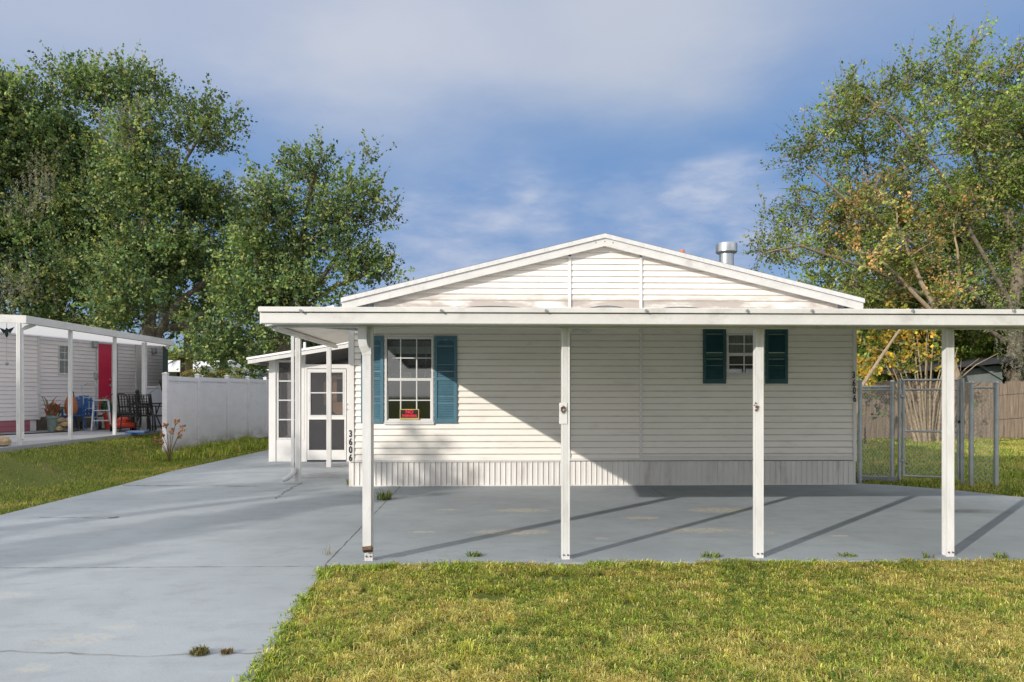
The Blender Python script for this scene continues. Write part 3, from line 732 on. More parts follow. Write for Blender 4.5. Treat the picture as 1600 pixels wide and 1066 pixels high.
# flue and vent pipe
ch = MB(); cx = P(1135, 600, 14).x; cz0, cz1 = 3.0, P(1135, 391, 14).z; r_ = (P(1147, 600, 14).x-P(1125, 600, 14).x)/2
ch.lathe([(r_, 0), (r_, cz1-cz0)], (cx, 14, cz0), 24)
flue = ch.build('flue_pipe', M['chim'], home, True)
cp = MB(); rc = (P(1151.5, 600, 14).x-P(1119, 600, 14).x)/2; zc0, zc1 = P(1135, 396, 14).z, P(1135, 381, 14).z
cp.lathe([(r_*1.0, -.02), (rc*.9, .0), (rc, .02), (rc, zc1-zc0-.015), (rc*.97, zc1-zc0), (rc*.3, zc1-zc0+.02)], (cx, 14, zc0), 28)
cp.build('flue_cap', M['chim'], flue, True)
vp = MB(); p = P(1066, 392, 13.2); vp.lathe([(.045, -.4), (.045, 0), (.03, .02)], p, 14); vp.build('vent_pipe', M['terra'], home, True)

# windows and shutters
def window(x0, x1, z0, z1, Y, nx_, cols_px, rail, hz, parent, mat=None, depth=.05, fw=.035, name='window'):
    mat = mat or M['white']; b = MB()
    # outer casing
    for (a, c_, d_, e_) in ((x0, x0+fw, z0, z1), (x1-fw, x1, z0, z1), (x0+fw, x1-fw, z1-fw, z1), (x0+fw, x1-fw, z0, z0+fw)):
        b.box(a, c_, Y-.03, Y+.06, d_, e_, .003)
    o = b.build(name, mat, parent)
    i0, i1 = x0+fw, x1-fw
    s = MB()
    s.box(i0+.0005, i1-.0005, Y-.012, Y+.03, rail[0], rail[1], .003)
    for v in cols_px: s.box(v-.009, v+.009, Y-.002, Y+.010, z0+fw, z1-fw)
    for v in hz: s.box(i0, i1, Y-.001, Y+.009, v-.008, v+.008)
    for (a, c_) in ((i0+.0005, i0+.018), (i1-.018, i1-.0005)): s.box(a, c_, Y-.004, Y+.028, z0+fw, rail[0]-.0005)
    s.box(i0+.0185, i1-.0185, Y-.004, Y+.028, z0+fw, z0+fw+.022)
    s.build('window_sash', mat, o)
    g = MB(); g.box(i0, i1, Y+.014, Y+.018, z0+fw, z1-fw); g.build('window_pane', M['glass'], o)
    return o
w1 = window(*W1, YH, 3, [px(626), px(651)], (pz(595.3, 640), pz(591, 640)), [pz(559.6, 640), pz(625.6, 640)], home)
b = MB(); b.box(W1[0]-.01, W1[1]+.01, YH-.045, YH-.014, W1[2]-.035, W1[2]-.001, .004); b.build('window_sill', M['white'], w1)
b = MB()
b.box(W1[0]+.05, W1[1]-.05, YH+.055, YH+.075, pz(530.5, 640), pz(527, 640))
for k in range(9): b.box(W1[0]+.05, W1[1]-.05, YH+.06, YH+.085, pz(540, 640)+k*.009, pz(540, 640)+k*.009+.003)
b.box(W1[0]+.05, W1[1]-.05, YH+.062, YH+.07, pz(552.5, 640), pz(541, 640))
b.tube([(px(665.5), YH+.06, pz(552, 665)), (px(663.5), YH+.06, pz(590, 665))], .006, 6)
b.build('blind', M['blind'], w1)
w2 = window(*W2, YH, 2, [px(1162.7)], (pz(556.3, 1165), pz(551.5, 1165)), [pz(537.7, 1165), pz(570, 1165)], home, fw=.028)
b = MB(); b.box(W2[0]-.01, W2[1]+.01, YH-.04, YH-.014, W2[2]-.05, W2[2]-.001, .004); b.build('window_sill', M['white'], w2)
b = MB(); z_, zt_ = pz(553, 1165), pz(523, 1165)
n = 24
for k in range(n):
    a, c_ = W2[0]+.03+(W2[1]-W2[0]-.06)*k/n, W2[0]+.03+(W2[1]-W2[0]-.06)*(k+1)/n
    b.quad((a, YH+.07+(.012 if k % 2 else 0), z_), (c_, YH+.07+(0 if k % 2 else .012), z_), (c_, YH+.07+(0 if k % 2 else .012), zt_), (a, YH+.07+(.012 if k % 2 else 0), zt_))
b.build('curtain', M['blind'], w2)
def shutter(x0, x1, z0, z1, arched, mid):
    paint = M['teal'] if arched else M['shaded_teal']
    b = MB(); Y = YH-.014; t = .028; fw = .05
    b.box(x0, x0+fw, Y-t, Y, z0, z1, .004); b.box(x1-fw, x1, Y-t, Y, z0, z1, .004)
    b.box(x0+fw, x1-fw, Y-t+.001, Y, z1-.06, z1-.001, .003); b.box(x0+fw, x1-fw, Y-t+.001, Y, z0+.001, z0+.08, .003)
    b.box(x0+fw, x1-fw, Y-t+.001, Y, mid-.03, mid+.03, .003)
    b.box(x0+fw, x1-fw, Y-.006, Y-.001, z0+.02, z1-.02)
    if arched:
        w_ = x1-x0-2*fw; xm = (x0+x1)/2; n = 14
        for k in range(n):
            a, c_ = x0+fw+w_*k/n, x0+fw+w_*(k+1)/n; f = lambda x: z1-.06-.045*((x-xm)/(w_/2))**2
            b.prism([(a, f(a)), (c_, f(c_)), (c_, z1-.055), (a, z1-.055)], Y-t+.003, Y-.001)
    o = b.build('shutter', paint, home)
    s = MB(); z = z0+.095
    while z < z1-.085:
        if abs(z-mid) > .045:
            s.add([(x0+fw, Y-.022, z-.010), (x1-fw, Y-.022, z-.010), (x1-fw, Y-.007, z+.012), (x0+fw, Y-.007, z+.012),
                   (x0+fw, Y-.016, z-.013), (x1-fw, Y-.016, z-.013)], [(0, 1, 2, 3), (4, 5, 1, 0)])
        z += .027
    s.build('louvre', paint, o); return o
zt, zb = pz(525.2, 640), pz(661.3, 640)
shutter(px(564.5), px(599.8), zb, zt, True, pz(592, 640)); shutter(px(678.7), px(714.4), zb, zt, True, pz(592, 640))
zt, zb = pz(511, 1165), pz(599.8, 1165)
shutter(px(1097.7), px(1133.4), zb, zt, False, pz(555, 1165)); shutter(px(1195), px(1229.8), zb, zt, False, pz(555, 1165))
# house numbers
def text(s, loc, size, mat, name, parent, wx=1.0, bold=.0, rot=0.0, ext=.003):
    cu = bpy.data.curves.new(name, 'FONT'); cu.body = s; cu.size = size; cu.align_x = 'CENTER'; cu.align_y = 'CENTER'
    cu.extrude = ext; cu.offset = bold
    o = bpy.data.objects.new(name, cu); col.objects.link(o)
    bpy.context.view_layer.update()
    me = bpy.data.meshes.new_from_object(o.evaluated_get(bpy.context.evaluated_depsgraph_get()))
    bpy.data.objects.remove(o)
    me.materials.clear(); me.materials.append(mat)
    o = bpy.data.objects.new(name, me); col.objects.link(o); o.parent = parent
    o.location = Vector(loc)-root_loc(parent); o.rotation_euler = (PI/2, rot, 0); o.scale = (wx, 1, 1)
    return o
for i, ch_ in enumerate('3606'):
    text(ch_, (px(548.4), YH-.040, pz((678, 690.6, 703, 715.5)[i], 548)), .150, M['black'], 'house_number', home, .72, .004)
    text(ch_, (px((1332.0, 1332.5, 1333.0, 1333.5)[i]), YH-.040, pz((586.5, 599, 611, 623.5)[i], 1332)), .150, M['black'], 'house_number', home, .66, .004)
# flood light under the ceiling by the wall
fl = MB(); fx, fz = px(905), pz(514, 905)
fl.box(fx-.05, fx+.05, YH-.10, YH-.035, fz-.02, fz+.10, .005); fo = fl.build('flood_light', M['gutter'], home)
for dx in (-.17, .1):
    q = MB(); q.tube([(fx+dx*.3, YH-.09, fz+.03), (fx+dx*.8, YH-.14, fz+.0), (fx+dx, YH-.20, fz-.02)], [.02, .045, .06], 10); q.tube([(fx+dx, YH-.20, fz-.02), (fx+dx*1.1, YH-.23, fz-.03)], .063, 12)
    q.build('lamp_head', M['gutter'], fo, True)

# things in the window
zr = pz(591, 640)+.004
sh = MB(); sh.box(W1[0]+.04, W1[1]-.04, YH+.031, YH+.2, zr-.02, zr, 0); sh.build('window_shelf', M['white'], w1)
b = MB(); c_ = (px(616), YH+.11, zr); b.lathe([(.03, 0), (.055, .02), (.068, .06), (.06, .075), (.05, .07), (.045, .03)], c_, 18)
tag(b.build('bowl', M['orange'], None, True), 'small amber bowl on the window ledge left of the yellow box', 'bowl')
b = MB(); x_ = px(635); b.box(x_-.075, x_+.075, YH+.05, YH+.13, zr, zr+.095, .004); bo = b.build('tissue_box', M['blind'])
tag(bo, 'pale yellow tissue box on the window ledge', 'box')
b = MB(); b.box(x_-.052, x_+.052, YH+.047, YH+.0495, zr+.025, zr+.075); o_ = b.build('printed_panel', M['yellow']); o_.parent = bo; o_.location = Vector(o_.location)-Vector(bo.location)
for (xp, lab) in ((605.5, 'small clear jar at the left end of the window ledge'), (671.5, 'small clear jar at the right end of the window ledge')):
    b = MB(); b.lathe([(.022, 0), (.028, .01), (.028, .05), (.018, .06), (.02, .07)], (px(xp), YH+.09, zr), 14)
    tag(b.build('jar', M['ltgrey'], None, True), lab, 'jar', 'jars on the window ledge')
# sign
sx0, sx1, sz0, sz1 = px(625), px(655), pz(656, 640), pz(639.3, 640)
sg = empty('warning_sign', ((sx0+sx1)/2, YH-.02, sz0), 'black and red NO TRESPASSING sign in a gold frame at the bottom of the window', 'sign')
b = MB(); b.box(sx0+.01, sx1-.01, YH-.022, YH-.016, sz0+.01, sz1-.01); b.build('board', M['black'], sg)
b = MB()
for q in ((sx0, sx0+.012, sz0, sz1), (sx1-.012, sx1, sz0, sz1), (sx0+.012, sx1-.012, sz1-.012, sz1), (sx0+.012, sx1-.012, sz0, sz0+.030)): b.box(q[0], q[1], YH-.028, YH-.014, q[2], q[3])
b.build('frame', M['gold'], sg)
xm_ = (sx0+sx1)/2
text('NO', (xm_, YH-.0245, sz1-.045), .078, M['sred'], 'lettering', sg, 1.0, .003, ext=.001)
text('TRESPASSING', (xm_, YH-.0245, sz0+.063), .050, M['sred'], 'lettering', sg, .80, .003, ext=.001)

# ------------------------------------------------------------------ carport
YF, YP = 6.10, 6.48
XF0, XF1 = P(404, 490, YF).x, 8.3
zt_, zs_, zb_ = P(800, 481, YF).z, P(800, 489.6, YF).z, P(800, 506.5, YF).z
mslope = .072
cp_ = empty('carport', (3.2, 8.8, 0), 'white aluminium carport with a flat pan roof on thin square posts', 'carport')
b = MB()
b.box(XF0, XF1, YF-.02, YF+.03, zs_+.004, zt_, .004); b.build('drip_edge', M['beam'], cp_)
b = MB(); b.box(XF0+.015, XF1, YF, YF+.11, zb_, zs_, .005); b.build('beam', M['beam'], cp_)
# gutter shadow gap between the two
b = MB(); b.box(XF0+.02, XF1, YF-.008, YF+.1, zs_+.0005, zs_+.0035); b.build('gap_strip', M['black'], cp_)
b = MB()   # ribbed pan roof
def zr_(y): return zb_+.035+(y-YF)*.096
x = XF0+.03; w_ = .3
while x < XF1-.02:
    x1_ = min(x+w_, XF1)
    b.add([(x, YF+.111, zr_(YF)+.0), (x1_, YF+.111, zr_(YF)), (x1_, YH-.036, zr_(YH)), (x, YH-.036, zr_(YH)),
           (x, YF+.111, zr_(YF)+.02), (x1_, YF+.111, zr_(YF)+.02), (x1_, YH-.036, zr_(YH)+.02), (x, YH-.036, zr_(YH)+.02)], [(3, 2, 1, 0), (4, 5, 6, 7), (0, 1, 5, 4), (2, 3, 7, 6), (0, 4, 7, 3), (1, 2, 6, 5)])
    if x > XF0+.1: b.add([(x-.008, YF+.111, zr_(YF)-.02), (x+.008, YF+.111, zr_(YF)-.02), (x+.008, YH-.037, zr_(YH)-.02), (x-.008, YH-.037, zr_(YH)-.02), (x-.02, YF+.111, zr_(YF)), (x+.02, YF+.111, zr_(YF)), (x+.02, YH-.037, zr_(YH)), (x-.02, YH-.037, zr_(YH))], [(3, 2, 1, 0), (0, 4, 7, 3), (1, 2, 6, 5)])
    x += w_
b.build('roof_panel', M['beam'], cp_)
b = MB(); b.add([(XF0, YF+.031, zb_), (XF0+.03, YF+.031, zb_), (XF0+.03, YH-.1, zb_+(YH-YF)*mslope), (XF0, YH-.1, zb_+(YH-YF)*mslope), (XF0, YF+.031, zt_-.02), (XF0+.03, YF+.031, zt_-.02), (XF0+.03, YH-.1, zr_(YH)+.03), (XF0, YH-.1, zr_(YH)+.03)],
    [(3, 2, 1, 0), (4, 5, 6, 7), (0, 1, 5, 4), (2, 3, 7, 6), (0, 4, 7, 3), (1, 2, 6, 5)]); b.build('side_fascia', M['beam'], cp_)
# carrier beam the posts stand under
b = MB(); b.box(XF0+.04, XF1, YP-.03, YP+.03, zb_-.0, zb_+.06); b.build('carrier_beam', M['beam'], cp_)
for xb_ in (470, 689, 852, 1008, 1165, 1266, 1422.5, 1580):
    p = P(xb_, 485.5, YF); q = MB(); q.tube([(p.x, YF-.02, p.z), (p.x+.004, YF-.04, p.z-.002)], [.011, .011], 8); q.tube([(p.x+.008, YF-.021, p.z-.012), (p.x+.012, YF-.034, p.z-.015)], .008, 6); q.build('bolt', M['steel'], cp_)
def fluted(b, cx, cy, w, d, z0, z1, nf=4):
    h = w/2; e = d/2; pr = [(-h, -e)]
    for k in range(nf):
        a = -h+.012+(w-.024)*(k+.25)/nf; c_ = -h+.012+(w-.024)*(k+.75)/nf
        pr += [(a, -e), (a+.003, -e+.004), (c_-.003, -e+.004), (c_, -e)]
    pr += [(h, -e)]
    for k in range(nf):
        a = -e+.012+(d-.024)*(k+.25)/nf; c_ = -e+.012+(d-.024)*(k+.75)/nf
        pr += [(h, a), (h-.004, a+.003), (h-.004, c_-.003), (h, c_)]
    pr += [(h, e), (-h, e)]
    for k in range(nf-1, -1, -1):
        a = -e+.012+(d-.024)*(k+.25)/nf; c_ = -e+.012+(d-.024)*(k+.75)/nf
        pr += [(-h, c_), (-h+.004, c_-.003), (-h+.004, a+.003), (-h, a)]
    b.slab([(cx+x_, cy+y_) for x_, y_ in pr], z0, z1)
PXS = [G(575.5, 876), G(880, 873.6), G(1181, 870.5), G(1480, 869.5)]
xp0 = -1.085; posts = [xp0+1.768*i for i in range(6)]
for i, xq in enumerate(posts):
    b = MB(); fluted(b, xq, YP, .072, .072, .004, zb_-.001)
    po = b.build('post', M['post'], cp_)
    q = MB(); q.box(xq-.055, xq-.041, YP-.03, YP+.03, .004, .012)
    q.box(xq+.041, xq+.055, YP-.03, YP+.03, .004, .012)
    q.build('foot_bracket', M['steel'], po)
    for dx in (-.02, .018): MB().tube([(xq+dx, YP-.040, .045), (xq+dx, YP-.048, .045)], .008, 8).build('bolt', M['rust'], po)
# post fittings
p = P(880, 640, YP-.045); q = MB(); q.box(p.x-.036, p.x+.036, YP-.044, YP-.0385, p.z-.13, p.z+.06, .001); q.build('mounting_plate', M['post'], cp_)
q = MB()
for k in range(26):
    t = k*.9; q.tube([(p.x+.026*math.cos(t)*random.uniform(.4, 1), YP-.053-random.random()*.006, p.z+.036*math.sin(t)*random.uniform(.4, 1)), (p.x+.026*math.cos(t+1.7), YP-.055-random.random()*.008, p.z+.036*math.sin(t+1.7))], .0028, 5)
q.build('wire_bundle', M['rust'], cp_)
p = P(1181, 636, YP-.045); q = MB()
for (dx, dz, r_) in ((.0, .035, .008), (.01, .0, .015), (.025, .003, .007), (.004, -.03, .012), (.02, -.02, .006), (-.012, .015, .007)):
    q.tube([(p.x+dx, YP-.040, p.z+dz), (p.x+dx, YP-.052, p.z+dz)], [r_, r_*.6], 7)
q.build('clip', M['rust'], cp_)
for (x, y) in ((723, 511), (1035, 512)):
    p = P(x, y, 9.0); q = MB(); q.tube([(p.x, 9, zr_(9)-.02), (p.x, 9, p.z+.0), (p.x+.01, 9, p.z-.02), (p.x+.02, 9, p.z-.005)], .005, 6); q.build('hook', M['rust'], cp_)
# downspout on first post
xq = posts[0]; b = MB()
def rtube(b, pts, w, d):
    "rectangular pipe along a path in the XZ plane / YZ plane"
    prev = None; base = len(b.v)
    for i, p in enumerate(pts):
        t = (Vector(pts[min(i+1, len(pts)-1)])-Vector(pts[max(i-1, 0)])).normalized(); yv = Vector((0, 1, 0)); s = t.cross(yv)
        s = s.normalized() if s.length > .05 else Vector((1, 0, 0))
        n2 = s.cross(t).normalized()
        for (a, c_) in ((-1, -1), (1, -1), (1, 1), (-1, 1)): b.v.append(tuple(Vector(p)+s*a*w/2+n2*c_*d/2))
    for i in range(len(pts)-1):
        for k in range(4): b.f.append((base+i*4+k, base+i*4+(k+1) % 4, base+(i+1)*4+(k+1) % 4, base+(i+1)*4+k))
    m_ = len(pts)-1; b.f.append((base, base+1, base+2, base+3)); b.f.append((base+m_*4+3, base+m_*4+2, base+m_*4+1, base+m_*4))
yd = YP-.085
rtube(b, [(xq-.038, yd-.03, zb_-.001), (xq-.038, yd-.03, zb_-.12), (xq-.03, yd-.025, zb_-.17), (xq-.012, yd-.012, zb_-.215)], .076, .06)
rtube(b, [(xq-.008, yd, zb_-.19), (xq-.004, yd, zb_-.25)], .082, .078)
rtube(b, [(xq-.004, yd, zb_-.24), (xq-.002, yd, .14)], .074, .070)
ds = b.build('downspout', M['gutter'], cp_)
b = MB(); rtube(b, [(xq, yd-.0, .14), (xq+.004, yd-.02, .105)], .080, .074); b.build('outlet', M['rust'], ds)

# ------------------------------------------------------------------ entry canopy on the left
cn_ = empty('entry_canopy', (-2.8, 12.6, 0), 'small white lean-to canopy over the entry on two thin posts', 'canopy')
xa, xb2 = -3.235, XL+.0
za, zb2 = 2.50, 2.72
b = MB(); b.add([(xa, 10.55, za), (xb2, 10.55, zb2), (xb2, 14.9, zb2), (xa, 14.9, za), (xa, 10.55, za+.05), (xb2, 10.55, zb2+.05), (xb2, 14.9, zb2+.05), (xa, 14.9, za+.05)],
    [(3, 2, 1, 0), (4, 5, 6, 7), (0, 1, 5, 4), (2, 3, 7, 6), (0, 4, 7, 3), (1, 2, 6, 5)]); b.build('roof_panel', M['soffit'], cn_)
b = MB(); b.box(xa-.025, xa-.002, 10.5, 14.95, za-.025, za+.07, .004); b.build('gutter', M['beam'], cn_)
b = MB(); b.box(-3.225, -3.135, 10.75, 14.88, za-.065, za-.002, .003); b.build('beam', M['beam'], cn_)
b = MB(); b.add([(xa, 10.50, za-.02), (xb2, 10.50, zb2-.02), (xb2, 10.54, zb2-.02), (xa, 10.54, za-.02), (xa, 10.50, za+.07), (xb2, 10.50, zb2+.07), (xb2, 10.54, zb2+.07), (xa, 10.54, za+.07)],
    [(3, 2, 1, 0), (4, 5, 6, 7), (0, 1, 5, 4), (2, 3, 7, 6), (0, 4, 7, 3), (1, 2, 6, 5)]); b.build('front_fascia', M['white'], cn_)
g1 = G(466, 754.5); g2_ = G(514, 729.8)
for g in (g1, g2_):
    b = MB(); fluted(b, g.x, g.y, .085, .085, 0.0, za-.065, 3); b.build('post', M['post'], cn_)
b = MB(); x_ = g1.x-.085
b.tube([(x_, g1.y-.02, za-.03), (x_, g1.y-.02, .30), (x_+.0, g1.y-.02, .24), (x_+.03, g1.y-.10, .17)], [.034, .034, .036, .036], 4)
ds = b.build('downspout', M['gutter'], cn_)
b = MB(); ce = G(452, 741); b.tube([(x_+.05, g1.y-.09, .25), (x_+.03, g1.y-.12, .17), (x_-.04, g1.y-.17, .10), (x_-.12, g1.y-.2, .07)], [.04, .042, .04, .04], 10); b.build('outlet', M['gutter'], ds, True)

# ------------------------------------------------------------------ screened porch
YS = 15.9
pr_ = empty('screened_porch', (-3.6, YS, 0), 'white framed screened porch with a sloping roof and a screen door', 'porch')
def sx(x): return P(x, 600, YS).x
def sz(y, x=480): return P(x, y, YS).z
xw0 = sx(421); xw1 = XL-.01; zk = sz(687.5)
b = MB()
b.box(xw0, sx(431.5), YS-.05, YS+.05, .005, sz(561)+.05)                   # corner post
b.box(sx(431.5), sx(476.5), YS-.03, YS+.04, .005, zk)                      # knee wall
b.box(sx(472), sx(476.5)-.001, YS-.045, YS+.045, zk, sz(546))
b.box(xw0+.0, xw0+.08, YS+.05, YS+6, .005, zk); b.box(xw0, xw0+.07, YS+1.4, YS+1.48, zk, 2.25)
b.build('wall', M['white'], pr_)
b = MB(); b.box(sx(476.5), sx(546.5)+.4, YS-.04, YS+.04, sz(576), sz(569.5)); b.box(sx(476.5), sx(480), YS-.04, YS+.04, .005, sz(576)); b.box(sx(542), sx(546)+.08, YS-.04, YS+.04, .005, sz(576)-.001)
b.box(sx(474.5), sx(477.5), YS-.03, YS+.03, sz(569.5), sz(535)); b.build('door_frame', M['white'], pr_)
# side window of the porch
wx0, wx1, wz0, wz1 = sx(431.5), sx(472), zk, sz(563)
b = MB()
for q in ((wx0, wx0+.06, wz0, wz1), (wx1-.04, wx1, wz0, wz1), (wx0+.06, wx1-.04, wz1-.05, wz1), (wx0+.06, wx1-.04, wz0, wz0+.05)): b.box(q[0], q[1], YS-.025, YS+.025, q[2], q[3], .003)
for y in (595.6, 625.5, 655.8): b.box(wx0+.06, wx1-.04, YS-.018, YS+.018, sz(y)-.014, sz(y)+.014)
wi = b.build('window', M['gutter'], pr_)
b = MB(); b.box(wx0+.05, wx1-.03, YS-.002, YS+.002, wz0+.04, wz1-.04); b.build('insect_screen', M['screen'], wi)
# screen door
dx0, dx1, dzt, dzb = sx(481), sx(541.5), sz(577), sz(718.5)
def dpz(y): return sz(y, 510)
b = MB(); yy = YS-.055
b.box(dx0, dx0+.038, yy, yy+.03, dzb, dzt); b.box(dx1-.038, dx1, yy, yy+.03, dzb, dzt); b.box(dx0+.038, dx1-.038, yy, yy+.03, dzt-.05, dzt)
b.box(dx0+.038, dx1-.038, yy, yy+.03, dpz(655.5), dpz(650.5)); b.box(dx0+.038, dx1-.038, yy, yy+.03, dzb, dpz(703))
door = b.build('screen_door', M['white'], pr_)
b = MB()
for q in ((dx0+.038, dx0+.072, dpz(650.5), dzt-.05), (dx1-.072, dx1-.038, dpz(650.5), dzt-.05), (dx0+.072, dx1-.072, dzt-.075, dzt-.05), (dx0+.072, dx1-.072, dpz(650.5), dpz(648.5))): b.box(q[0], q[1], yy-.004, yy+.026, q[2], q[3])
b.box(dx0+.072, dx1-.072, yy+.002, yy+.02, dpz(614.8), dpz(613)); b.build('window_frame', M['gutter'], door)
b = MB(); b.box(dx0+.04, dx1-.04, yy+.010, yy+.012, dpz(704), dzt-.04); b.build('insect_screen', M['screen'], door)
b = MB()
for y in (632, 640): b.tube([(sx(544.5), yy-.05, sz(y, 545)), (sx(544.5), yy+.02, sz(y, 545))], .02, 8)
b.build('handle', M['grey'], door)
# transom screen
b = MB(); b.add([(sx(476), YS+.001, sz(570)), (xw1, YS+.001, sz(570)), (xw1, YS+.001, 2.82), (sx(476), YS+.001, 2.45)], [(0, 1, 2, 3)])
b.build('transom_screen', M['screen'], pr_)
# roof with stepped fascia
e0 = P(386, 559, 15.5); slp = .165
def rz(x): return e0.z+(x-e0.x)*slp
b = MB(); x0_, x1_ = e0.x, XL-.005
b.prism([(x0_, rz(x0_)-.045), (x1_, rz(x1_)-.045), (x1_, rz(x1_)), (x0_, rz(x0_))], 15.46, 22); b.build('roof', M['metalroof'], pr_)
b = MB(); b.prism([(x0_+.02, rz(x0_)-.135), (x1_, rz(x1_)-.135), (x1_, rz(x1_)-.05), (x0_+.02, rz(x0_)-.05)], 15.48, 15.52); b.build('fascia', M['beam'], pr_)
b = MB(); b.prism([(x0_+.03, rz(x0_)-.075), (x1_, rz(x1_)-.075), (x1_, rz(x1_)-.046), (x0_+.03, rz(x0_)-.046)], 15.521, 21.9); b.build('soffit', M['gutter'], pr_)
b = MB(); b.box(x0_+.05, x0_+.09, 15.53, 21.9, rz(x0_)-.13, rz(x0_)-.076); b.build('eave_board', M['beam'], pr_)
# interior: dark back wall, tan side wall, tan patch painting in a warm reflection
b = MB(); b.box(xw0+.035, xw0+.037, YS+.05, YS+3.0, zk, 2.25); b.build('side_screen', M['screen'], pr_)
b = MB(); b.box(xw0+.0, XL, YS+3.0, YS+3.1, .0, 2.7); b.build('back_wall', M['dark'], pr_)
b = MB(); b.box(XL-.08, XL-.02, YS+.6, YS+5.0, .0, 2.6); b.prism([(sx(500), dpz(632)), (sx(500), dpz(598)), (sx(514), dpz(586)), (XL-.09, dpz(583)), (XL-.09, dpz(650)), (sx(520), dpz(648))], YS+.35, YS+.4); io = b.build('inner_wall_and_light_patch', M['tan'], pr_)
b = MB(); b.box(sx(521), sx(537), YS+.34, YS+.349, dpz(628), dpz(592)); b.build('inner_window', M['dark'], io)

# ------------------------------------------------------------------ white vinyl fence
vf = empty('vinyl_fence', (-7.6, 14.7, 0), 'white vinyl privacy fence along the left of the driveway', 'fence')
fy0 = 14.66; fpx = [258.6, 308.8, 354.5, 387, 414.5]
fpts = []
Xf = lambda y: -7.52-.02*(y-14.66)
for x in fpx:
    T = math.tan(math.atan((x-800)/F)+TH); y_ = (-7.52+.02*14.66)/(T+.02); fpts.append((Xf(y_), y_))
ft = lambda y: 1.90+.01*(y-14.66)
fpts.append((Xf(fpts[-1][1]+1.7), fpts[-1][1]+1.7)); fpts.append((Xf(fpts[-1][1]+1.7), fpts[-1][1]+1.7))
for (x, y) in fpts:
    b = MB(); h_ = ft(y)+.03; z0 = float(terr(x, y))-.05
    b.box(x-.055, x+.055, y-.055, y+.055, z0, h_, .003); b.box(x-.066, x+.066, y-.066, y+.066, h_, h_+.02, .004); b.add([(x-.06, y-.06, h_+.0205), (x+.06, y-.06, h_+.0205), (x+.06, y+.06, h_+.0205), (x-.06, y+.06, h_+.0205), (x, y, h_+.05)], [(0, 1, 4), (1, 2, 4), (2, 3, 4), (3, 0, 4)])
    b.build('fence_post', M['vinyl'], vf)
for (a, c_) in zip(fpts[:-1], fpts[1:]):
    b = MB(); d = Vector((c_[0]-a[0], c_[1]-a[1], 0)); Lf = d.length; d.normalize(); s = Vector((-d.y, d.x, 0)); n = int(Lf/.15)
    z0 = float(terr(*a)); A = Vector((a[0], a[1], 0))
    def bx2(t0, t1, z0_, z1_, th):
        q = [A+d*t0-s*th, A+d*t1-s*th, A+d*t1+s*th, A+d*t0+s*th]
        b.add([(p.x, p.y, z0_) for p in q]+[(p.x, p.y, z1_) for p in q], [(3, 2, 1, 0), (4, 5, 6, 7), (0, 1, 5, 4), (1, 2, 6, 5), (2, 3, 7, 6), (3, 0, 4, 7)])
    bx2(.055, Lf-.055, ft(a[1])-.12, ft(a[1])-.01, .028); bx2(.055, Lf-.055, z0-.03, z0+.12, .028)
    for k in range(n):
        t0 = .056+(Lf-.112)*k/n; t1 = .056+(Lf-.112)*(k+1)/n-.006; bx2(t0, t1, z0+.12, ft(a[1])-.12, .011)
    bx2(.056, Lf-.056, z0+.121, ft(a[1])-.121, .006)
    b.build('fence_panel', M['vinyl'], vf)

# ------------------------------------------------------------------ neighbour's home (local frame: local x along its wall, local -y faces our drive)
nh_loc = Vector((-12.35, 19.2, 0)); NR = math.atan2(.956, .29)
nh = empty('mobile_home', (0, 0, 0), 'neighbouring white sided home with a red door and a white porch roof on the left', 'house')
zp = .505; zf = .86; zc = 3.12
D0, D1 = 2.50, 3.00
nw = (1.16, 1.62, 2.02, 2.86)
b = MB(); siding(b, .47, 5.2, zf, zc, 0, .11, holes=[(D0-.06, D1+.26, .9, 3.0), nw], depth=.013); k_ = b.build('wall', M['nsiding'], nh); LAP.pop(id(b)).build('lap_shade_strip', M['lap'], k_)
b = MB(); siding(b, -2.6, .44, zf-.06, zc, -.10, .11, depth=.013); k_ = b.build('wall', M['nsiding'], nh); LAP.pop(id(b)).build('lap_shade_strip', M['lap'], k_)
pieces('corner_trim', M['white'], nh, (.44, .5, -.14, .0, zf-.06, zc), (3.95, 4.1, -.06, -.015, zp, zc), (5.15, 5.25, -.03, .1, zp, zc))
b = MB(); b.box(.47, 5.2, .015, .12, zp, zc+.2); b.box(-2.6, .43, -.075, .12, zp, zc+.2); b.build('wall_core', M['nsiding'], nh)
b = MB(); b.box(.5, 5.2, -.02, .01, zp, zf-.002); b.build('skirting', M['bark'], nh)
b = MB(); b.box(-2.6, .2, -.13, -.082, zp, zf-.064)
bk = b.build('brick_skirting', M['brick'], nh)
b = MB(); b.box(D0, D1, -.03, .01, .97, 2.98, .004); b.build('door', M['red'], nh)
b = MB(); b.box(D0-.05, D0-.001, -.045, .01, .93, 3.03); b.box(D1+.001, D1+.20, -.045, .01, .93, 3.03); b.box(D0, D1, -.045, .01, 2.981, 3.03); b.box(D0-.2, D1+.3, -.5, -.05, zp, .80); b.build('door_frame', M['white'], nh)
b = MB(); b.lathe([(.03, 0), (.03, .03)], (D1-.07, -.05, 1.9), 10); b.lathe([(.03, 0), (.03, .05)], (D1-.07, -.06, 1.72), 10); b.build('door_knob', M['steel'], nh)
wn_ = window(*nw, 0, 2, [(nw[0]+nw[1])/2], (2.42, 2.46), [2.24, 2.65], nh)
b = MB(); b.box(nw[0], nw[1], .05, .06, nw[2], nw[3]); b.build('window_shade', pm('green_window_shade', (.06, .20, .12), .6, .3, 6), wn_)
b = MB()
for (x, z) in ((2.36, 2.96), (4.7, 2.9)):
    MB().box(x-.07, x+.07, -.12, -.021, z-.10, z+.1, .01).build('wall_lamp', M['steel'], nh)
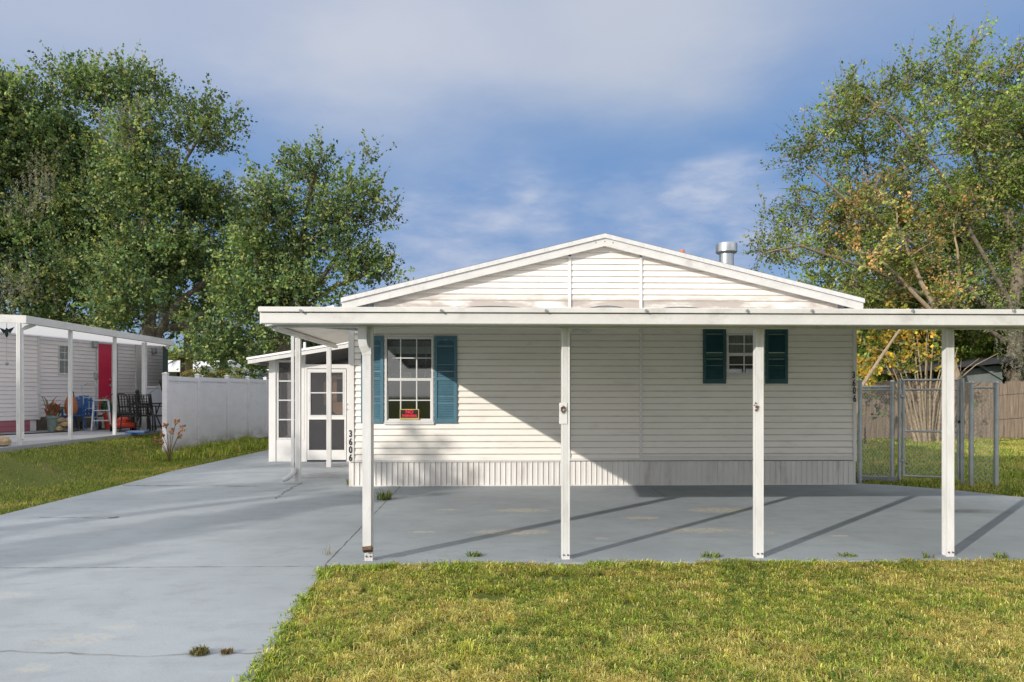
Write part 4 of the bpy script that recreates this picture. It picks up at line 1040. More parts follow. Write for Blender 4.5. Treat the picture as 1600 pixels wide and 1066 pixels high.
for o in [k for k in bpy.data.objects if k.parent == nh]: pass
nh.location = nh_loc; nh.rotation_euler = (0, 0, NR)
def nl(x, y, z=zp):      # neighbour-local to world
    c, s = math.cos(NR), math.sin(NR); return Vector((nh_loc.x+x*c-y*s, nh_loc.y+x*s+y*c, z))
# porch roof and posts (world frame)
pr2 = empty('porch_roof', (-9.3, 15, zp), 'long white porch roof on square posts along the neighbouring home', 'porch roof')
wl = nl(5.3, .05); wr = nl(-2.7, .05)
Xe = -9.02
b = MB(); b.slab([(Xe, 14.22), (Xe, 20.6), (wl.x, wl.y), (-16, 27), (-16, 13.6)][::1], 2.985, 3.03)
# raise the wall side of the roof a little
vv = []
for (x, y, z) in b.v: vv.append((x, y, z+(.10*min(1, max(0, (Xe-x)/3)))))
SH = [(Xe, 14.22), (Xe, 20.6), (wl.x, wl.y), (-16, 27), (-16, 13.6)]
link_mesh('roof_sheet', [(x, y, 3.0+(.10*min(1, max(0, (Xe-x)/3)))) for x, y in SH], [tuple(range(len(SH)))], M['sheet'], pr2)
b = MB(); b.box(Xe-.001, Xe+.05, 14.2, 20.65, 2.86, 3.01, .004); b.box(Xe-.05, Xe-.002, 14.2, 20.6, 2.86, 2.93); b.add([(Xe+.05, 14.15, 2.86), (-15.5, 13.53, 3.02), (-15.5, 13.58, 3.02), (Xe+.05, 14.199, 2.86), (Xe+.05, 14.15, 3.01), (-15.5, 13.53, 3.22), (-15.5, 13.58, 3.22), (Xe+.05, 14.199, 3.01)], [(3, 2, 1, 0), (4, 5, 6, 7), (0, 1, 5, 4), (1, 2, 6, 5), (2, 3, 7, 6), (3, 0, 4, 7)])
b.build('fascia', M['beam'], pr2)
b = MB(); b.add([(Xe, 20.601, 2.88), (wl.x, wl.y+.001, 2.98), (wl.x, wl.y+.04, 2.98), (Xe, 20.64, 2.88), (Xe, 20.601, 3.03), (wl.x, wl.y+.001, 3.13), (wl.x, wl.y+.04, 3.13), (Xe, 20.64, 3.03)], [(3, 2, 1, 0), (4, 5, 6, 7), (0, 1, 5, 4), (1, 2, 6, 5), (2, 3, 7, 6), (3, 0, 4, 7)])
b.build('end_fascia', M['beam'], pr2)
b = MB(); b.prism_x([(18, 3.2), (27, 3.2), (27, 3.45), (18, 3.45)], -19, -14); b.build('main_roof', M['metalroof'], pr2)
for (y, two) in ((14.08, True), (15.77, False), (17.6, False)):
    b = MB(); fluted(b, Xe-.04, y, .066, .06, zp, 2.86, 3); b.build('post', M['post'], pr2)
b = MB(); b.box(Xe-.5, Xe-.4, 19.9, 20.0, zp, 2.9); b.build('post', M['post'], pr2)
b = MB(); b.tube([(Xe-.005, 14.5, 2.87), (Xe-.15, 14.45, 2.80), (Xe-.16, 14.34, 2.74), (Xe-.14, 14.33, .75), (Xe-.12, 14.28, .6)], .045, 4); b.build('downspout', M['gutter'], pr2)
e1, e2 = nl(5.27, -.1), Vector((-9.30, 20.68, 0))
b = MB(); b.quad((e1.x, e1.y, zp), (e2.x, e2.y, zp), (e2.x, e2.y, 2.86), (e1.x, e1.y, 2.95)); b.quad((e1.x, e1.y+.02, zp), (e2.x, e2.y+.02, zp), (e2.x, e2.y+.02, 2.86), (e1.x, e1.y+.02, 2.95))
b.build('shade_screen', M['screen_dark'], pr2)

# ------------------------------------------------------------------ things on the neighbour's patio (each authored at the origin, then placed)
def put(name, label, cat, px_, Y_, build, group=None, rz=0.0, s=1.0, z=zp):
    o = empty(name, (0, 0, 0), label, cat, group)
    build(o); o.location = (P(px_, 600, Y_).x, Y_, z); o.rotation_euler = (0, 0, rz); o.scale = (s, s, s); return o
def lawn_chair(o):
    b = MB(); b.box(-.26, .26, -.25, .25, .37, .40, .01); b.build('seat', M['blue'], o)
    b = MB(); n = 7
    for k in range(n):
        x = -.24+.48*k/(n-1); h = .93-.20*abs(x/.24)**2.2*.6
        b.add([(x-.035, .23, .40), (x+.035, .23, .40), (x+.035, .36, h), (x-.035, .36, h), (x-.035, .255, .40), (x+.035, .255, .40), (x+.035, .385, h), (x-.035, .385, h)], [(0, 1, 2, 3), (7, 6, 5, 4), (0, 3, 7, 4), (1, 5, 6, 2), (3, 2, 6, 7)])
    b.box(-.27, .27, .24, .27, .45, .50); b.box(-.22, .22, .33, .355, .76, .81); b.build('backrest', M['blue'], o)
    for s in (-1, 1):
        b = MB(); b.box(s*.27-.03, s*.27+.03, -.28, .28, .60, .63, .005); b.build('armrest', M['blue'], o)
        for (y, t) in ((-.26, -.05), (.24, .08)):
            b = MB(); b.tube([(s*.27, y, .60 if y < 0 else .62), (s*.27, y, .38), (s*.30, y+t, 0)], [.025, .028, .02], 6); b.build('leg', M['blue'], o)
put('lawn_chair', 'blue plastic armchair beside the metal stepladder on the neighbouring patio', 'chair', 131, 20.2, lawn_chair, 'blue patio chairs', .5, 1.02)
put('lawn_chair', 'blue plastic armchair behind the middle porch post of the neighbouring home', 'chair', 108, 19.8, lawn_chair, 'blue patio chairs', -.7, 1.0)
def wicker(o):
    b = MB(); b.lathe([(.10, 0), (.16, .06), (.19, .22), (.17, .40), (.12, .55), (.05, .62)], (0, 0, 0), 14); k = b.build('woven_body', M['orange'], o, True)
    b = MB(); b.tube([(-.10, 0, .5), (-.07, 0, .72), (0, 0, .80), (.07, 0, .72), (.10, 0, .5)], .018, 6); b.build('handle', M['black'], o)
put('wicker_bag', 'orange brown woven bag with a dark handle standing on the half hidden blue chair', 'bag', 111, 19.5, wicker, None, 0, .85, zp+.42)
def potplant(o, potm='pot', leafc=None, h=.35, n=160, spread=.2, lh=.3):
    b = MB(); b.lathe([(.11, 0), (.15, h*.8), (.17, h*.82), (.17, h), (.145, h), (.13, h*.9)], (0, 0, 0), 16); b.build('pot', M[potm], o, True)
    a = rng.random(n)*2*PI; r_ = spread*.5*np.sqrt(rng.random(n)); pts = np.stack([r_*np.cos(a), r_*np.sin(a), np.full(n, h*.9)+rng.random(n)*lh*.6], 1)
    cc = np.array(leafc or [(.06, .14, .04), (.1, .2, .06), (.16, .24, .12)]); cc = cc[rng.choice(len(cc), n)]
    k = blades('foliage', pts, np.full(n, lh), .05, M['blade'], cc, .95, None, o)
put('potted_plant', 'grey green pot with a reddish leafy plant by the brick skirting', 'potted plant', 83, 19.1, lambda o: potplant(o, 'pot', [(.10, .14, .06), (.35, .10, .06), (.2, .2, .12)], .42, 60, .3, .38), 'potted plants on the patio')
put('potted_plant', 'red pot with green and white foliage in front of the red door', 'potted plant', 171, 20.3, lambda o: potplant(o, 'redpot', [(.08, .16, .08), (.4, .45, .38), (.1, .2, .1)], .46, 180, .4, .3), 'potted plants on the patio', 0, 1.0)
def basket(o):
    b = MB()
    for k in range(9):
        a = k*2.4; r_ = .10*(k % 3)/1.5; b.lathe([(.03, -.05), (.08, -.02), (.085, .03), (.03, .07)], (r_*math.cos(a), r_*math.sin(a), .06+.10*(k//3)), 8)
    b.build('stone_pile', M['stone'], o)
put('stone_pile', 'small heap of tan garden stones beside the grey green pot', 'stones', 97, 19.2, basket, None, 0, 1.1)
def handtruck(o):
    b = MB()
    for s in (-1, 1): b.tube([(s*.17, 0, .05), (s*.17, .03, .95)], .016, 6)
    b.tube([(-.17, .03, .95), (-.24, .04, 1.06), (-.22, .05, 1.22), (-.08, .06, 1.30), (.08, .06, 1.30), (.16, .05, 1.22), (.17, .04, 1.0)], .016, 6)
    for z in (.35, .6, .9): b.tube([(-.17, .01, z), (.17, .01, z)], .013, 6)
    b.build('frame', M['steel'], o)
    b = MB(); b.box(-.19, .19, -.20, .02, .015, .03); b.build('toe_plate', M['steel'], o)
    for s in (-1, 1):
        b = MB(); b.tube([(s*.20, .08, .12), (s*.25, .08, .12)], .12, 14); b.build('wheel', M['black'], o, True)
put('hand_truck', 'silver hand truck with a looped handle right of the blue armchair', 'hand truck', 141, 20.0, handtruck, None, .3, .98)
def stepladder(o):
    for s in (-1, 1):
        b = MB(); b.tube([(s*.23, -.28, 0), (s*.17, 0, .82)], .022, 4); b.build('rail', M['ltgrey'], o)
        b = MB(); b.tube([(s*.21, .30, 0), (s*.15, .03, .80)], .016, 4); b.build('rear_leg', M['ltgrey'], o)
    for (y, z) in ((-.2, .25), (-.1, .52), (.0, .80)):
        b = MB(); b.box(-.19, .19, y-.09, y+.09, z, z+.025, .003); b.build('tread', M['ltgrey'], o)
put('step_stool', 'light grey folding step stool left of the red pot', 'step stool', 158, 19.9, stepladder, None, .5, 1.0)
def stake(o):
    b = MB(); b.tube([(0, 0, 0), (0, 0, 1.30)], .014, 6); b.build('pole', M['steel'], o)
    b = MB(); b.lathe([(.03, 0), (.055, .03), (.055, .16), (.065, .17), (.02, .21)], (0, 0, 1.28), 8); b.build('lantern', M['grey'], o)
put('stake_light', 'thin grey stake light standing left of the red door', 'garden light', 150, 20.6, stake, None, 0, 1.08)
def mower(o):
    b = MB(); b.box(-.28, .28, -.35, .35, .10, .24, .05); b.lathe([(.16, .22), (.17, .34), (.10, .40)], (0, 0, 0), 14); b.build('deck', M['redpot'], o)
    for x in (-.27, .27):
        for y in (-.28, .28):
            b = MB(); b.tube([(x-.03, y, .1), (x+.03, y, .1)], .10, 14); b.build('wheel', M['black'], o, True)
    b = MB()
    for s in (-1, 1): b.tube([(s*.22, .30, .2), (s*.24, .75, .75), (s*.22, .95, 1.0)], .014, 6)
    b.tube([(-.22, .95, 1.0), (-.14, .99, 1.06), (.14, .99, 1.06), (.22, .95, 1.0)], .016, 6); b.build('handle', M['black'], o)
    b = MB(); b.box(-.2, .2, .36, .80, .25, .55, .05); b.build('grass_bag', M['black'], o)
put('lawn_mower', 'orange and black push mower with its handle raised by the third porch post', 'lawn mower', 193, 19.2, mower, None, .6, .93)
def patio_chair(o):
    b = MB(); b.box(-.24, .24, -.23, .23, .40, .43); b.build('seat', M['black'], o)
    b = MB()
    for k in range(7): b.tube([(-.24+.08*k, .23, .43), (-.24+.08*k, .30, .95)], .011, 4)
    for k in range(7): b.tube([(-.25, .235+.01*k, .48+.075*k), (.25, .235+.01*k, .48+.075*k)], .011, 4)
    b.tube([(-.26, .23, .42), (-.26, .31, .97), (.26, .31, .97), (.26, .23, .42)], .018, 6); b.build('backrest', M['black'], o)
    for s in (-1, 1):
        for y in (-.21, .21):
            b = MB(); b.tube([(s*.22, y, .40), (s*.25, y*1.15, 0)], .017, 5); b.build('leg', M['black'], o)
        b = MB(); b.tube([(s*.26, .25, .66), (s*.28, -.1, .66), (s*.26, -.22, .42)], .016, 6); b.build('armrest', M['black'], o)
put('patio_chair', 'black metal lattice chair next to the mower, seen from behind', 'chair', 211, 18.9, patio_chair, 'black metal patio chairs', 2.9)
put('patio_chair', 'black metal lattice chair between the first lattice chair and the table', 'chair', 224, 19.5, patio_chair, 'black metal patio chairs', 3.3)
put('patio_chair', 'black metal lattice chair half hidden at the end of the vinyl fence', 'chair', 240, 19.0, patio_chair, 'black metal patio chairs', 1.3)
def ptable(o):
    b = MB(); b.lathe([(.45, .70), (.46, .71), (.46, .73), (.44, .735)], (0, 0, 0), 24); b.build('table_top', M['black'], o)
    for k in range(4):
        a = k*PI/2+.4; b = MB(); b.tube([(.30*math.cos(a), .30*math.sin(a), .70), (.2*math.cos(a), .2*math.sin(a), .4), (.36*math.cos(a), .36*math.sin(a), 0)], .017, 5); b.build('leg', M['black'], o)
put('patio_table', 'round black metal table behind the lattice chairs', 'table', 231, 20.2, ptable)
def trimmer(o):
    b = MB(); b.tube([(0, 0, 0), (.62, .05, .55)], .016, 6); b.build('shaft', M['grey'], o)
    b = MB(); b.box(.52, .70, -.05, .12, .46, .60, .03); b.tube([(.6, .03, .5), (.62, .03, .28)], [.07, .05], 8); b.build('motor', M['black'], o)
put('garden_trimmer', 'black headed garden trimmer leaning over the round patio table', 'trimmer', 219, 20.1, trimmer, None, 0, 1, zp+.78)
def figure(o):
    b = MB(); b.lathe([(.13, 0), (.15, .02), (.06, .06), (.09, .14), (.10, .24), (.05, .33), (.075, .40), (.06, .46), (.01, .50)], (0, 0, 0), 14); b.build('statue_body', M['black'], o, True)
put('garden_figure', 'small black garden figure standing on the round patio table', 'garden ornament', 214.5, 20.1, figure, None, 0, .75, zp+.735)
def cabinet(o):
    b = MB(); b.box(-.30, .30, -.25, .25, .05, 1.15, .02); b.build('body', M['ltgrey'], o)
    b = MB(); b.box(-.32, .32, -.27, .26, 1.151, 1.21, .01); b.build('lid', M['white'], o)
    b = MB(); b.box(.22, .25, -.29, -.251, .85, 1.0); b.build('handle', M['grey'], o)
put('storage_cabinet', 'pale grey plastic cabinet at the far end of the patio beside the fence', 'cabinet', 243, 21.6, cabinet, None, .3, 1.0)
def tray(o):
    b = MB(); b.box(-.24, .24, -.15, .15, 0, .05, .012); b.build('tray', M['blue'], o)
    b = MB(); b.box(-.2, .2, -.11, .11, .051, .056); b.build('liner', M['grey'], o)
put('shallow_tray', 'flat blue tray on the floor below the lattice chairs', 'tray', 214, 18.3, tray, None, .1)
def bird(o):
    b = MB(); b.tube([(0, 0, .10), (0, 0, .42)], .004, 4); b.build('cord', M['black'], o)
    b = MB(); b.lathe([(.004, -.10), (.03, -.05), (.035, .03), (.02, .08), (.005, .10)], (0, 0, 0), 8); b.add([(0, 0, .06), (.14, 0, .12), (.06, 0, -.02), (0, 0, .05), (-.13, 0, .10), (-.05, 0, -.03)], [(0, 1, 2), (3, 4, 5)]); b.build('bird', M['screen_dark'], o)
    b = MB(); b.tube([(0, 0, -.10), (0, 0, -.58)], .003, 4); b.lathe([(.004, -.66), (.035, -.63), (.035, -.60), (.004, -.57)], (0, 0, 0), 8); b.build('chime', M['grey'], o)
put('wind_chime', 'hummingbird wind chime hanging under the porch roof at the left edge', 'wind chime', 10.5, 14.6, bird, None, .2, 1.0, P(10, 520, 14.6).z)
b = MB(); b.lathe([(.10, 0), (.16, .03), (.17, .10), (.12, .17), (.03, .19)], (P(1, 600, 13.8).x, 13.8, zp), 10)
tag(b.build('boulder', M['stone'], None, True), 'pale tan boulder on the patio at the left edge', 'boulder')
b = MB(); b.tube([nl(-2, -1.2, zp+.012), nl(.2, -1.5, zp+.012), nl(1.0, -1.1, zp+.012), nl(1.8, -1.5, zp+.012), nl(3.4, -1.0, zp+.012)], .014, 6)
tag(b.build('garden_hose', M['black'], None, True), 'dark garden hose lying along the neighbouring patio floor', 'hose')

# ------------------------------------------------------------------ chain link fence and gate
def links(b, A, B, z0, z1, cell=.075, r=.0032):
    "woven diamond wire between two ground points"
    A, B = Vector(A), Vector(B); d = (B-A); Lf = d.length; d.normalize(); H = z1-z0; nrm = Vector((-d.y, d.x, 0))
    t = -H
    while t < Lf:
        for s in (1, -1):
            t0, t1 = t, t+H
            a0, a1 = max(0, t0), min(Lf, t1)
            if a1 <= a0: continue
            if s > 0: za_, zb_ = z0+(a0-t0), z0+(a1-t0)
            else: za_, zb_ = z1-(a0-t0), z1-(a1-t0)
            p, q = A+d*a0, A+d*a1; off = nrm*.003*s
            b.tube([(p.x+off.x, p.y+off.y, za_), (q.x+off.x, q.y+off.y, zb_)], r, 3, False)
        t += cell
def gp(x, Y): return (P(x, 600, Y).x, Y, 0)
cf = empty('chain_link_fence', (6.3, 11.9, 0), 'galvanised chain link fence section joining the right corner of the house', 'fence', 'chain link fence sections')
p1, p2 = gp(1343.5, 11.86), gp(1394, 12.15)
for p, h_, x_ in ((p1, P(1343, 596, 11.86).z, 0), (p2, P(1394, 598, 12.15).z, 0)):
    b = MB(); b.tube([(p[0], p[1], -.03), (p[0], p[1], h_)], .036, 12); b.lathe([(.041, h_), (.043, h_+.02), (.02, h_+.045)], (p[0], p[1], 0), 12); b.build('fence_post', M['steel'], cf, True)
b = MB()
for y in (605, 609.5): b.tube([(p1[0], p1[1], P(1343, y, p1[1]).z), (p2[0], p2[1], P(1394, y-1, p2[1]).z)], .018, 8)
for (p, zz) in ((p1, .3), (p1, 1.0), (p2, .3), (p2, 1.0), (p1, 1.5)): b.tube([(p[0], p[1]-.0, zz), (p[0], p[1], zz+.025)], .041, 12)
b.build('rail', M['steel'], cf)
b = MB(); links(b, p1, p2, .04, P(1343, 609, p1[1]).z); b.build('wire_mesh', M['steel'], cf)
gt = empty('chain_link_gate', (7.1, 11.8, 0), 'tall galvanised chain link gate with a tube frame between two posts', 'gate')
g0, g1_ = gp(1405.5, 12.1), gp(1503, 11.75)
b = MB(); b.tube([(g0[0], g0[1], .0), (g0[0], g0[1], P(1405, 592, 12.1).z)], .030, 12); b.build('gate_post', M['steel'], gt, True)
b = MB(); b.tube([(g1_[0], g1_[1], .0), (g1_[0], g1_[1], P(1503, 591, 11.75).z)], .036, 12); b.build('gate_post', M['steel'], gt, True)
ga, gb = gp(1411.5, 12.08), gp(1497.5, 11.77)
zt1, zt2, zm, zb_g = P(1411, 594, 12.0).z, P(1411, 609, 12.0).z, P(1411, 674, 12.0).z, .09
b = MB()
for z in (zt1, zt2, zm, zb_g): b.tube([(ga[0], ga[1], z), (gb[0], gb[1], z)], .019, 8)
b.tube([(ga[0], ga[1], zb_g), (ga[0], ga[1], zt1)], .022, 8); b.tube([(gb[0], gb[1], zb_g), (gb[0], gb[1], zt1)], .022, 8)
for z in (.35, 1.45): b.tube([(ga[0]-.05, ga[1], z), (ga[0]+.02, ga[1], z)], .028, 8)
b.build('gate_frame', M['steel'], gt)
b = MB(); links(b, ga, gb, zb_g, zt2); b.build('wire_mesh', M['steel'], gt)
b = MB(); b.box(gb[0]-.02, gb[0]+.10, gb[1]-.03, gb[1]+.03, 1.0, 1.05); b.build('latch', M['black'], gt)
c2 = empty('chain_link_fence', (8.1, 11.5, 0), 'short galvanised chain link section right of the gate, farthest from the house', 'fence', 'chain link fence sections')
p1, p2 = gp(1517.5, 11.55), gp(1556.5, 11.4)
for p, x_, yy_ in ((p1, 1517, 600), (p2, 1556, 600)):
    h_ = P(x_, yy_, p[1]).z; b = MB(); b.tube([(p[0], p[1], -.03), (p[0], p[1], h_)], .037, 12); b.lathe([(.042, h_), (.044, h_+.02), (.02, h_+.05)], (p[0], p[1], 0), 12); b.build('fence_post', M['steel'], c2, True)
b = MB(); zr2 = P(1530, 606, 11.5).z
b.tube([(p1[0], p1[1], zr2), (p2[0], p2[1], zr2)], .019, 8)
for z in (zr2-.01, zr2-.12, zr2-.2, .3, .75, 1.1): b.tube([(p1[0], p1[1], z), (p1[0], p1[1], z+.03)], .043, 12)
b.build('rail', M['steel'], c2)
b = MB(); links(b, p1, p2, .05, zr2); b.build('wire_mesh', M['steel'], c2)

# ------------------------------------------------------------------ back yard: board fence, shed, utility bits
wf = empty('board_fence', (12, 23.4, 0), 'weathered brown board privacy fence along the back yard', 'fence')
x = 10.5-1.0; YW = 23.4; sec = 0; xs0 = P(1338, 600, YW).x-2.0; x = xs0
while x < 24:
    b = MB(); x1_ = x+2.4; q = x
    while q < x1_-.05:
        w_ = .138; h_ = 1.86+random.uniform(-.03, .03)+(.05 if sec % 2 else 0)
        b.prism([(q, .02), (q+w_, .02), (q+w_, h_-.04), (q+w_-.03, h_), (q+.03, h_), (q, h_-.04)], YW+random.uniform(-.006, .006), YW+.02); q += .146
    b.build('board_panel', M['board'], wf)
    b = MB()
    for z in (.35, .95, 1.6): b.box(x, x1_, YW+.028, YW+.07, z, z+.09)
    b.build('rail', M['board'], wf); b = MB(); b.box(x-.045, x+.045, YW+.071, YW+.16, 0, 1.9); b.build('fence_post', M['board'], wf); x = x1_; sec += 1
ws = MB()
for y in (617, 655, 688):
    a, c_ = P(1560, y+1, 20.0), P(1640, y-8, 22.5); ws.tube([a, (a+c_)/2-Vector((0, 0, .03)), c_], .008, 5)
st = empty('wire_fence', (14.5, 21, 0), 'sagging dark wires strung in front of the board fence', 'wire fence'); ws.build('wire', M['black'], st)
b = MB(); q = P(1640, 600, 22.5); b.tube([(q.x, q.y, 0), (q.x, q.y, 1.9)], .04, 8); b.build('fence_post', M['rust'], st)
shd = empty('garden_shed', (18.5, 27, 0), 'dark roofed grey shed with an open gable behind the board fence', 'shed')
YD = 27.0
def sp(x, y, Y=YD): q = P(x, y, Y); return (q.x, q.z)
pk, le, re = sp(1568, 557.5), sp(1405, 577), sp(1622, 622)
b = MB()
b.prism([le, (le[0], le[1]-.16), (pk[0], pk[1]-.22), pk], YD-.6, YD+6)
b.prism([pk, (pk[0], pk[1]-.24), (re[0], re[1]-.2), re], YD-.6, YD+6)
b.build('roof', M['shedroof'], shd)
b = MB(); xl_, xr_ = P(1500, 600, YD).x, P(1606, 600, YD).x
b.prism([(xl_, 0), (P(1566, 600, YD).x, 0), (P(1566, 600, YD).x, 2.55), (pk[0]-.3, pk[1]-.35), (xl_, pk[1]-.55)], YD, YD+.1)
b.prism([(P(1590, 600, YD).x, 0), (xr_, 0), (xr_, re[1]+.2), (P(1590, 600, YD).x, 2.4)], YD, YD+.1)
b.build('wall', M['shed'], shd)
b = MB(); b.box(xl_, xr_, YD+3, YD+3.1, 0, 2.6); b.build('doorway', M['dark'], shd)
b = MB(); a, c_ = P(1530, 571, YD-.1), P(1566, 592, YD-.1); b.tube([a, c_], .06, 4); b.build('brace', M['pot'], shd); b = MB(); a, c_ = P(1588, 588, YD-.1), P(1600, 603, YD-.1); b.tube([a, c_], .05, 4); b.build('brace', M['pot'], shd)
for x_ in (1420, 1455, 1490):
    q = P(x_, 600, YD-.3); b = MB(); b.box(q.x-.05, q.x+.05, YD-.35, YD-.25, 0, 2.35); b.build('post', M['black'], shd)
# concrete footer blocks by the gate
for x_, lab in ((1372, 'pale concrete block lying at the foot of the chain link fence'),):
    q = G(x_, 751); b = MB(); b.slab([(q.x-.35, q.y+.1), (q.x+.25, q.y-.15), (q.x+.32, q.y-.02), (q.x-.3, q.y+.23)], 0, .07); tag(b.build('concrete_block', M['patio']), lab, 'block')

# ------------------------------------------------------------------ foliage
PAL_OAK = np.array([(.13, .21, .085), (.18, .27, .09), (.28, .34, .11), (.06, .11, .06), (.38, .38, .15)])
PAL_OAKP = [.30, .26, .16, .20, .08]
PAL_R = np.array([(.20, .31, .065), (.28, .38, .075), (.38, .42, .10), (.10, .18, .04), (.45, .40, .16)]); PAL_RP = [.3, .27, .15, .18, .10]
PAL_Y = np.array([(.62, .42, .05), (.55, .45, .07), (.30, .32, .06), (.60, .28, .06), (.14, .2, .05)]); PAL_YP = [.32, .24, .16, .12, .16]
PAL_O = np.array([(.52, .32, .12), (.48, .38, .12), (.26, .29, .09), (.15, .22, .06), (.50, .28, .14)]); PAL_OP = [.12, .20, .30, .28, .10]
def leaves(name, tw_p, tw_d, per, size, pal, pp, parent, spread=.1, mat=None, aspect=.5, jitter=.25, gain=True):
    "tw_p, tw_d: (n,3) twig bases and vectors"
    n = len(tw_p); t = rng.random((n, per))
    c = tw_p[:, None, :]+tw_d[:, None, :]*t[..., None]+rng.normal(0, spread, (n, per, 3))*(1-.5*t[..., None])
    c = c.reshape(-1, 3); m = len(c)
    a = rng.normal(size=(m, 3)); dd = np.repeat(tw_d/np.linalg.norm(tw_d, axis=1, keepdims=True), per, 0)
    a = a+dd*.8; a /= np.linalg.norm(a, axis=1, keepdims=True)
    b_ = np.cross(a, rng.normal(size=(m, 3))); b_ /= np.linalg.norm(b_, axis=1, keepdims=True)
    L_ = size*(.6+.8*rng.random(m))[:, None]
    V = np.stack([c-a*L_*.5, c+b_*L_*aspect*.5, c+a*L_*.5, c-b_*L_*aspect*.5], 1).reshape(-1, 3)
    Fc = np.arange(m*4).reshape(m, 4)
    ti = rng.choice(len(pal), n, p=pp); gn_ = twigs.g if getattr(twigs, 'g', None) is not None and len(twigs.g) == n and gain else np.ones(n); tc = pal[ti]*(1-jitter+2*jitter*rng.random(n))[:, None]
    lc = np.repeat(tc, per, 0); k = rng.random(m) < .35; lc[k] = pal[rng.choice(len(pal), k.sum(), p=pp)]
    lc = lc*(.85+.3*rng.random(m))[:, None]*np.repeat(gn_, per)[:, None]
    return link_mesh(name, V, Fc, mat or M['leaf'], parent, False, colors=np.repeat(lc, 4, 0))
def sub_blobs(blobs, per_m3, rr=(.38, .62), seedoff=0):
    "blobs: (center Vector, (rx,ry,rz)) -> many smaller lumps through the volume, biased to the shell"
    out = []
    for c, r in blobs:
        n = max(3, int(per_m3*r[0]*r[1]*r[2]*4.2))
        for _ in range(n):
            d = rng.normal(size=3); d /= np.linalg.norm(d); u = rng.random()**.42
            p = np.array(c)+d*np.array(r)*u*.86
            p = p+rng.normal(0, .18, 3)*(u > .8)*np.array([1, 1, 1.3])*2; s = random.uniform(*rr)*(.72 if u > .85 else 1.0); out.append((p, np.array([s, s, s*.8])*random.uniform(.8, 1.25), d))
    return out
def twigs(subs, n_per, length, up=.45):
    P_, D_ = [], []; twigs.gain = []; twigs.hue = []
    for p, s, d0 in subs:
        n = max(2, int(n_per*(s[0]/.5)**2)); d = rng.normal(size=(n, 3)); d /= np.linalg.norm(d, axis=1, keepdims=True)
        u = rng.random(n)[:, None]**.45; q = p+d*s*u
        v = d*.7+np.array([0, 0, up])+d0*.35+rng.normal(0, .25, (n, 3)); v /= np.linalg.norm(v, axis=1, keepdims=True)
        P_.append(q); D_.append(v*(length*(.5+rng.random(n)))[:, None]); gg = random.choice((.55, .75, .95, 1.1, 1.3))*random.uniform(.9, 1.1); twigs.gain.append(np.full(n, gg))
    twigs.g = np.concatenate(twigs.gain); return np.concatenate(P_), np.concatenate(D_)
def curve(a, b, sag=.0, jit=.15, n=5):
    a, b = Vector(a), Vector(b); d = (b-a).length; pts = []
    o = Vector((random.uniform(-1, 1), random.uniform(-1, 1), random.uniform(-.3, 1)))*jit*d
    for i in range(n+1):
        t = i/n; pts.append(a.lerp(b, t)+o*math.sin(PI*t)*.5+Vector((0, 0, sag*math.sin(PI*t))))
    return pts
def wood(limbs, subs, r0=.05, every=1, twp=None, twd=None, tw_every=6, rt=.008):
    b = MB(); nodes = []
    for pts, ra, rb in limbs:
        n = len(pts); fine = []
        for i in range(n-1):
            for k in range(4): fine.append(Vector(pts[i]).lerp(Vector(pts[i+1]), k/4))
        fine.append(Vector(pts[-1])); m = len(fine)
        fine = [p+Vector((random.uniform(-1, 1), random.uniform(-1, 1), random.uniform(-1, 1)))*ra*.25 for p in fine]
        b.tube(fine, [ra+(rb-ra)*(i/(m-1))**.8 for i in range(m)], 9)
        nodes += [(p, ra+(rb-ra)*i/(m-1)) for i, p in enumerate(fine)]
    NP = np.array([tuple(p) for p, _ in nodes])
    for i, (p, s, d) in enumerate(subs):
        if i % every: continue
        dist = np.linalg.norm(NP-p, axis=1)+np.maximum(0, NP[:, 2]-p[2])*.8; j = int(dist.argmin()); q = nodes[j][0]
        rr = min(nodes[j][1]*.7, r0*(1+.15*dist[j]))
        c = curve(q, p, -.05*dist[j], .18)
        b.tube(c, [rr*(1-.8*k/(len(c)-1)) for k in range(len(c))], 5, False)
        nodes.append((Vector(p), rr*.4)); nodes.append((c[3], rr*.6)); NP = np.vstack([NP, p, tuple(c[3])])
    if twp is not None:
        SP = np.array([s[0] for s in subs])
        for i in range(0, len(twp), tw_every):
            q = twp[i]; j = int(np.linalg.norm(SP-q, axis=1).argmin()); e = q+twd[i]*1.25
            b.tube([tuple(SP[j]), tuple((SP[j]+q)/2+rng.normal(0, .05, 3)), tuple(q), tuple(e)], [rt*1.5, rt*1.2, rt, rt*.4], 3, False)
    return b
def at(x, y, Y): return P(x, y, Y)
def blobs_px(lst, Y, depth=1.0, dz=0.0, jit=.6):
    out = []
    for it in lst:
        x, y, rx, ry = it[:4]; y += 16*max(0, min(1, (330-y)/120)); yo = it[4] if len(it) > 4 else 0.0
        Yb = Y+yo+random.uniform(-jit, jit); c = P(x, y, Yb); s = Yb/F
        out.append((c, (rx*s*.9, (rx+ry)/2*s*depth, ry*s*.86)))
    return out
DEN = 1.0
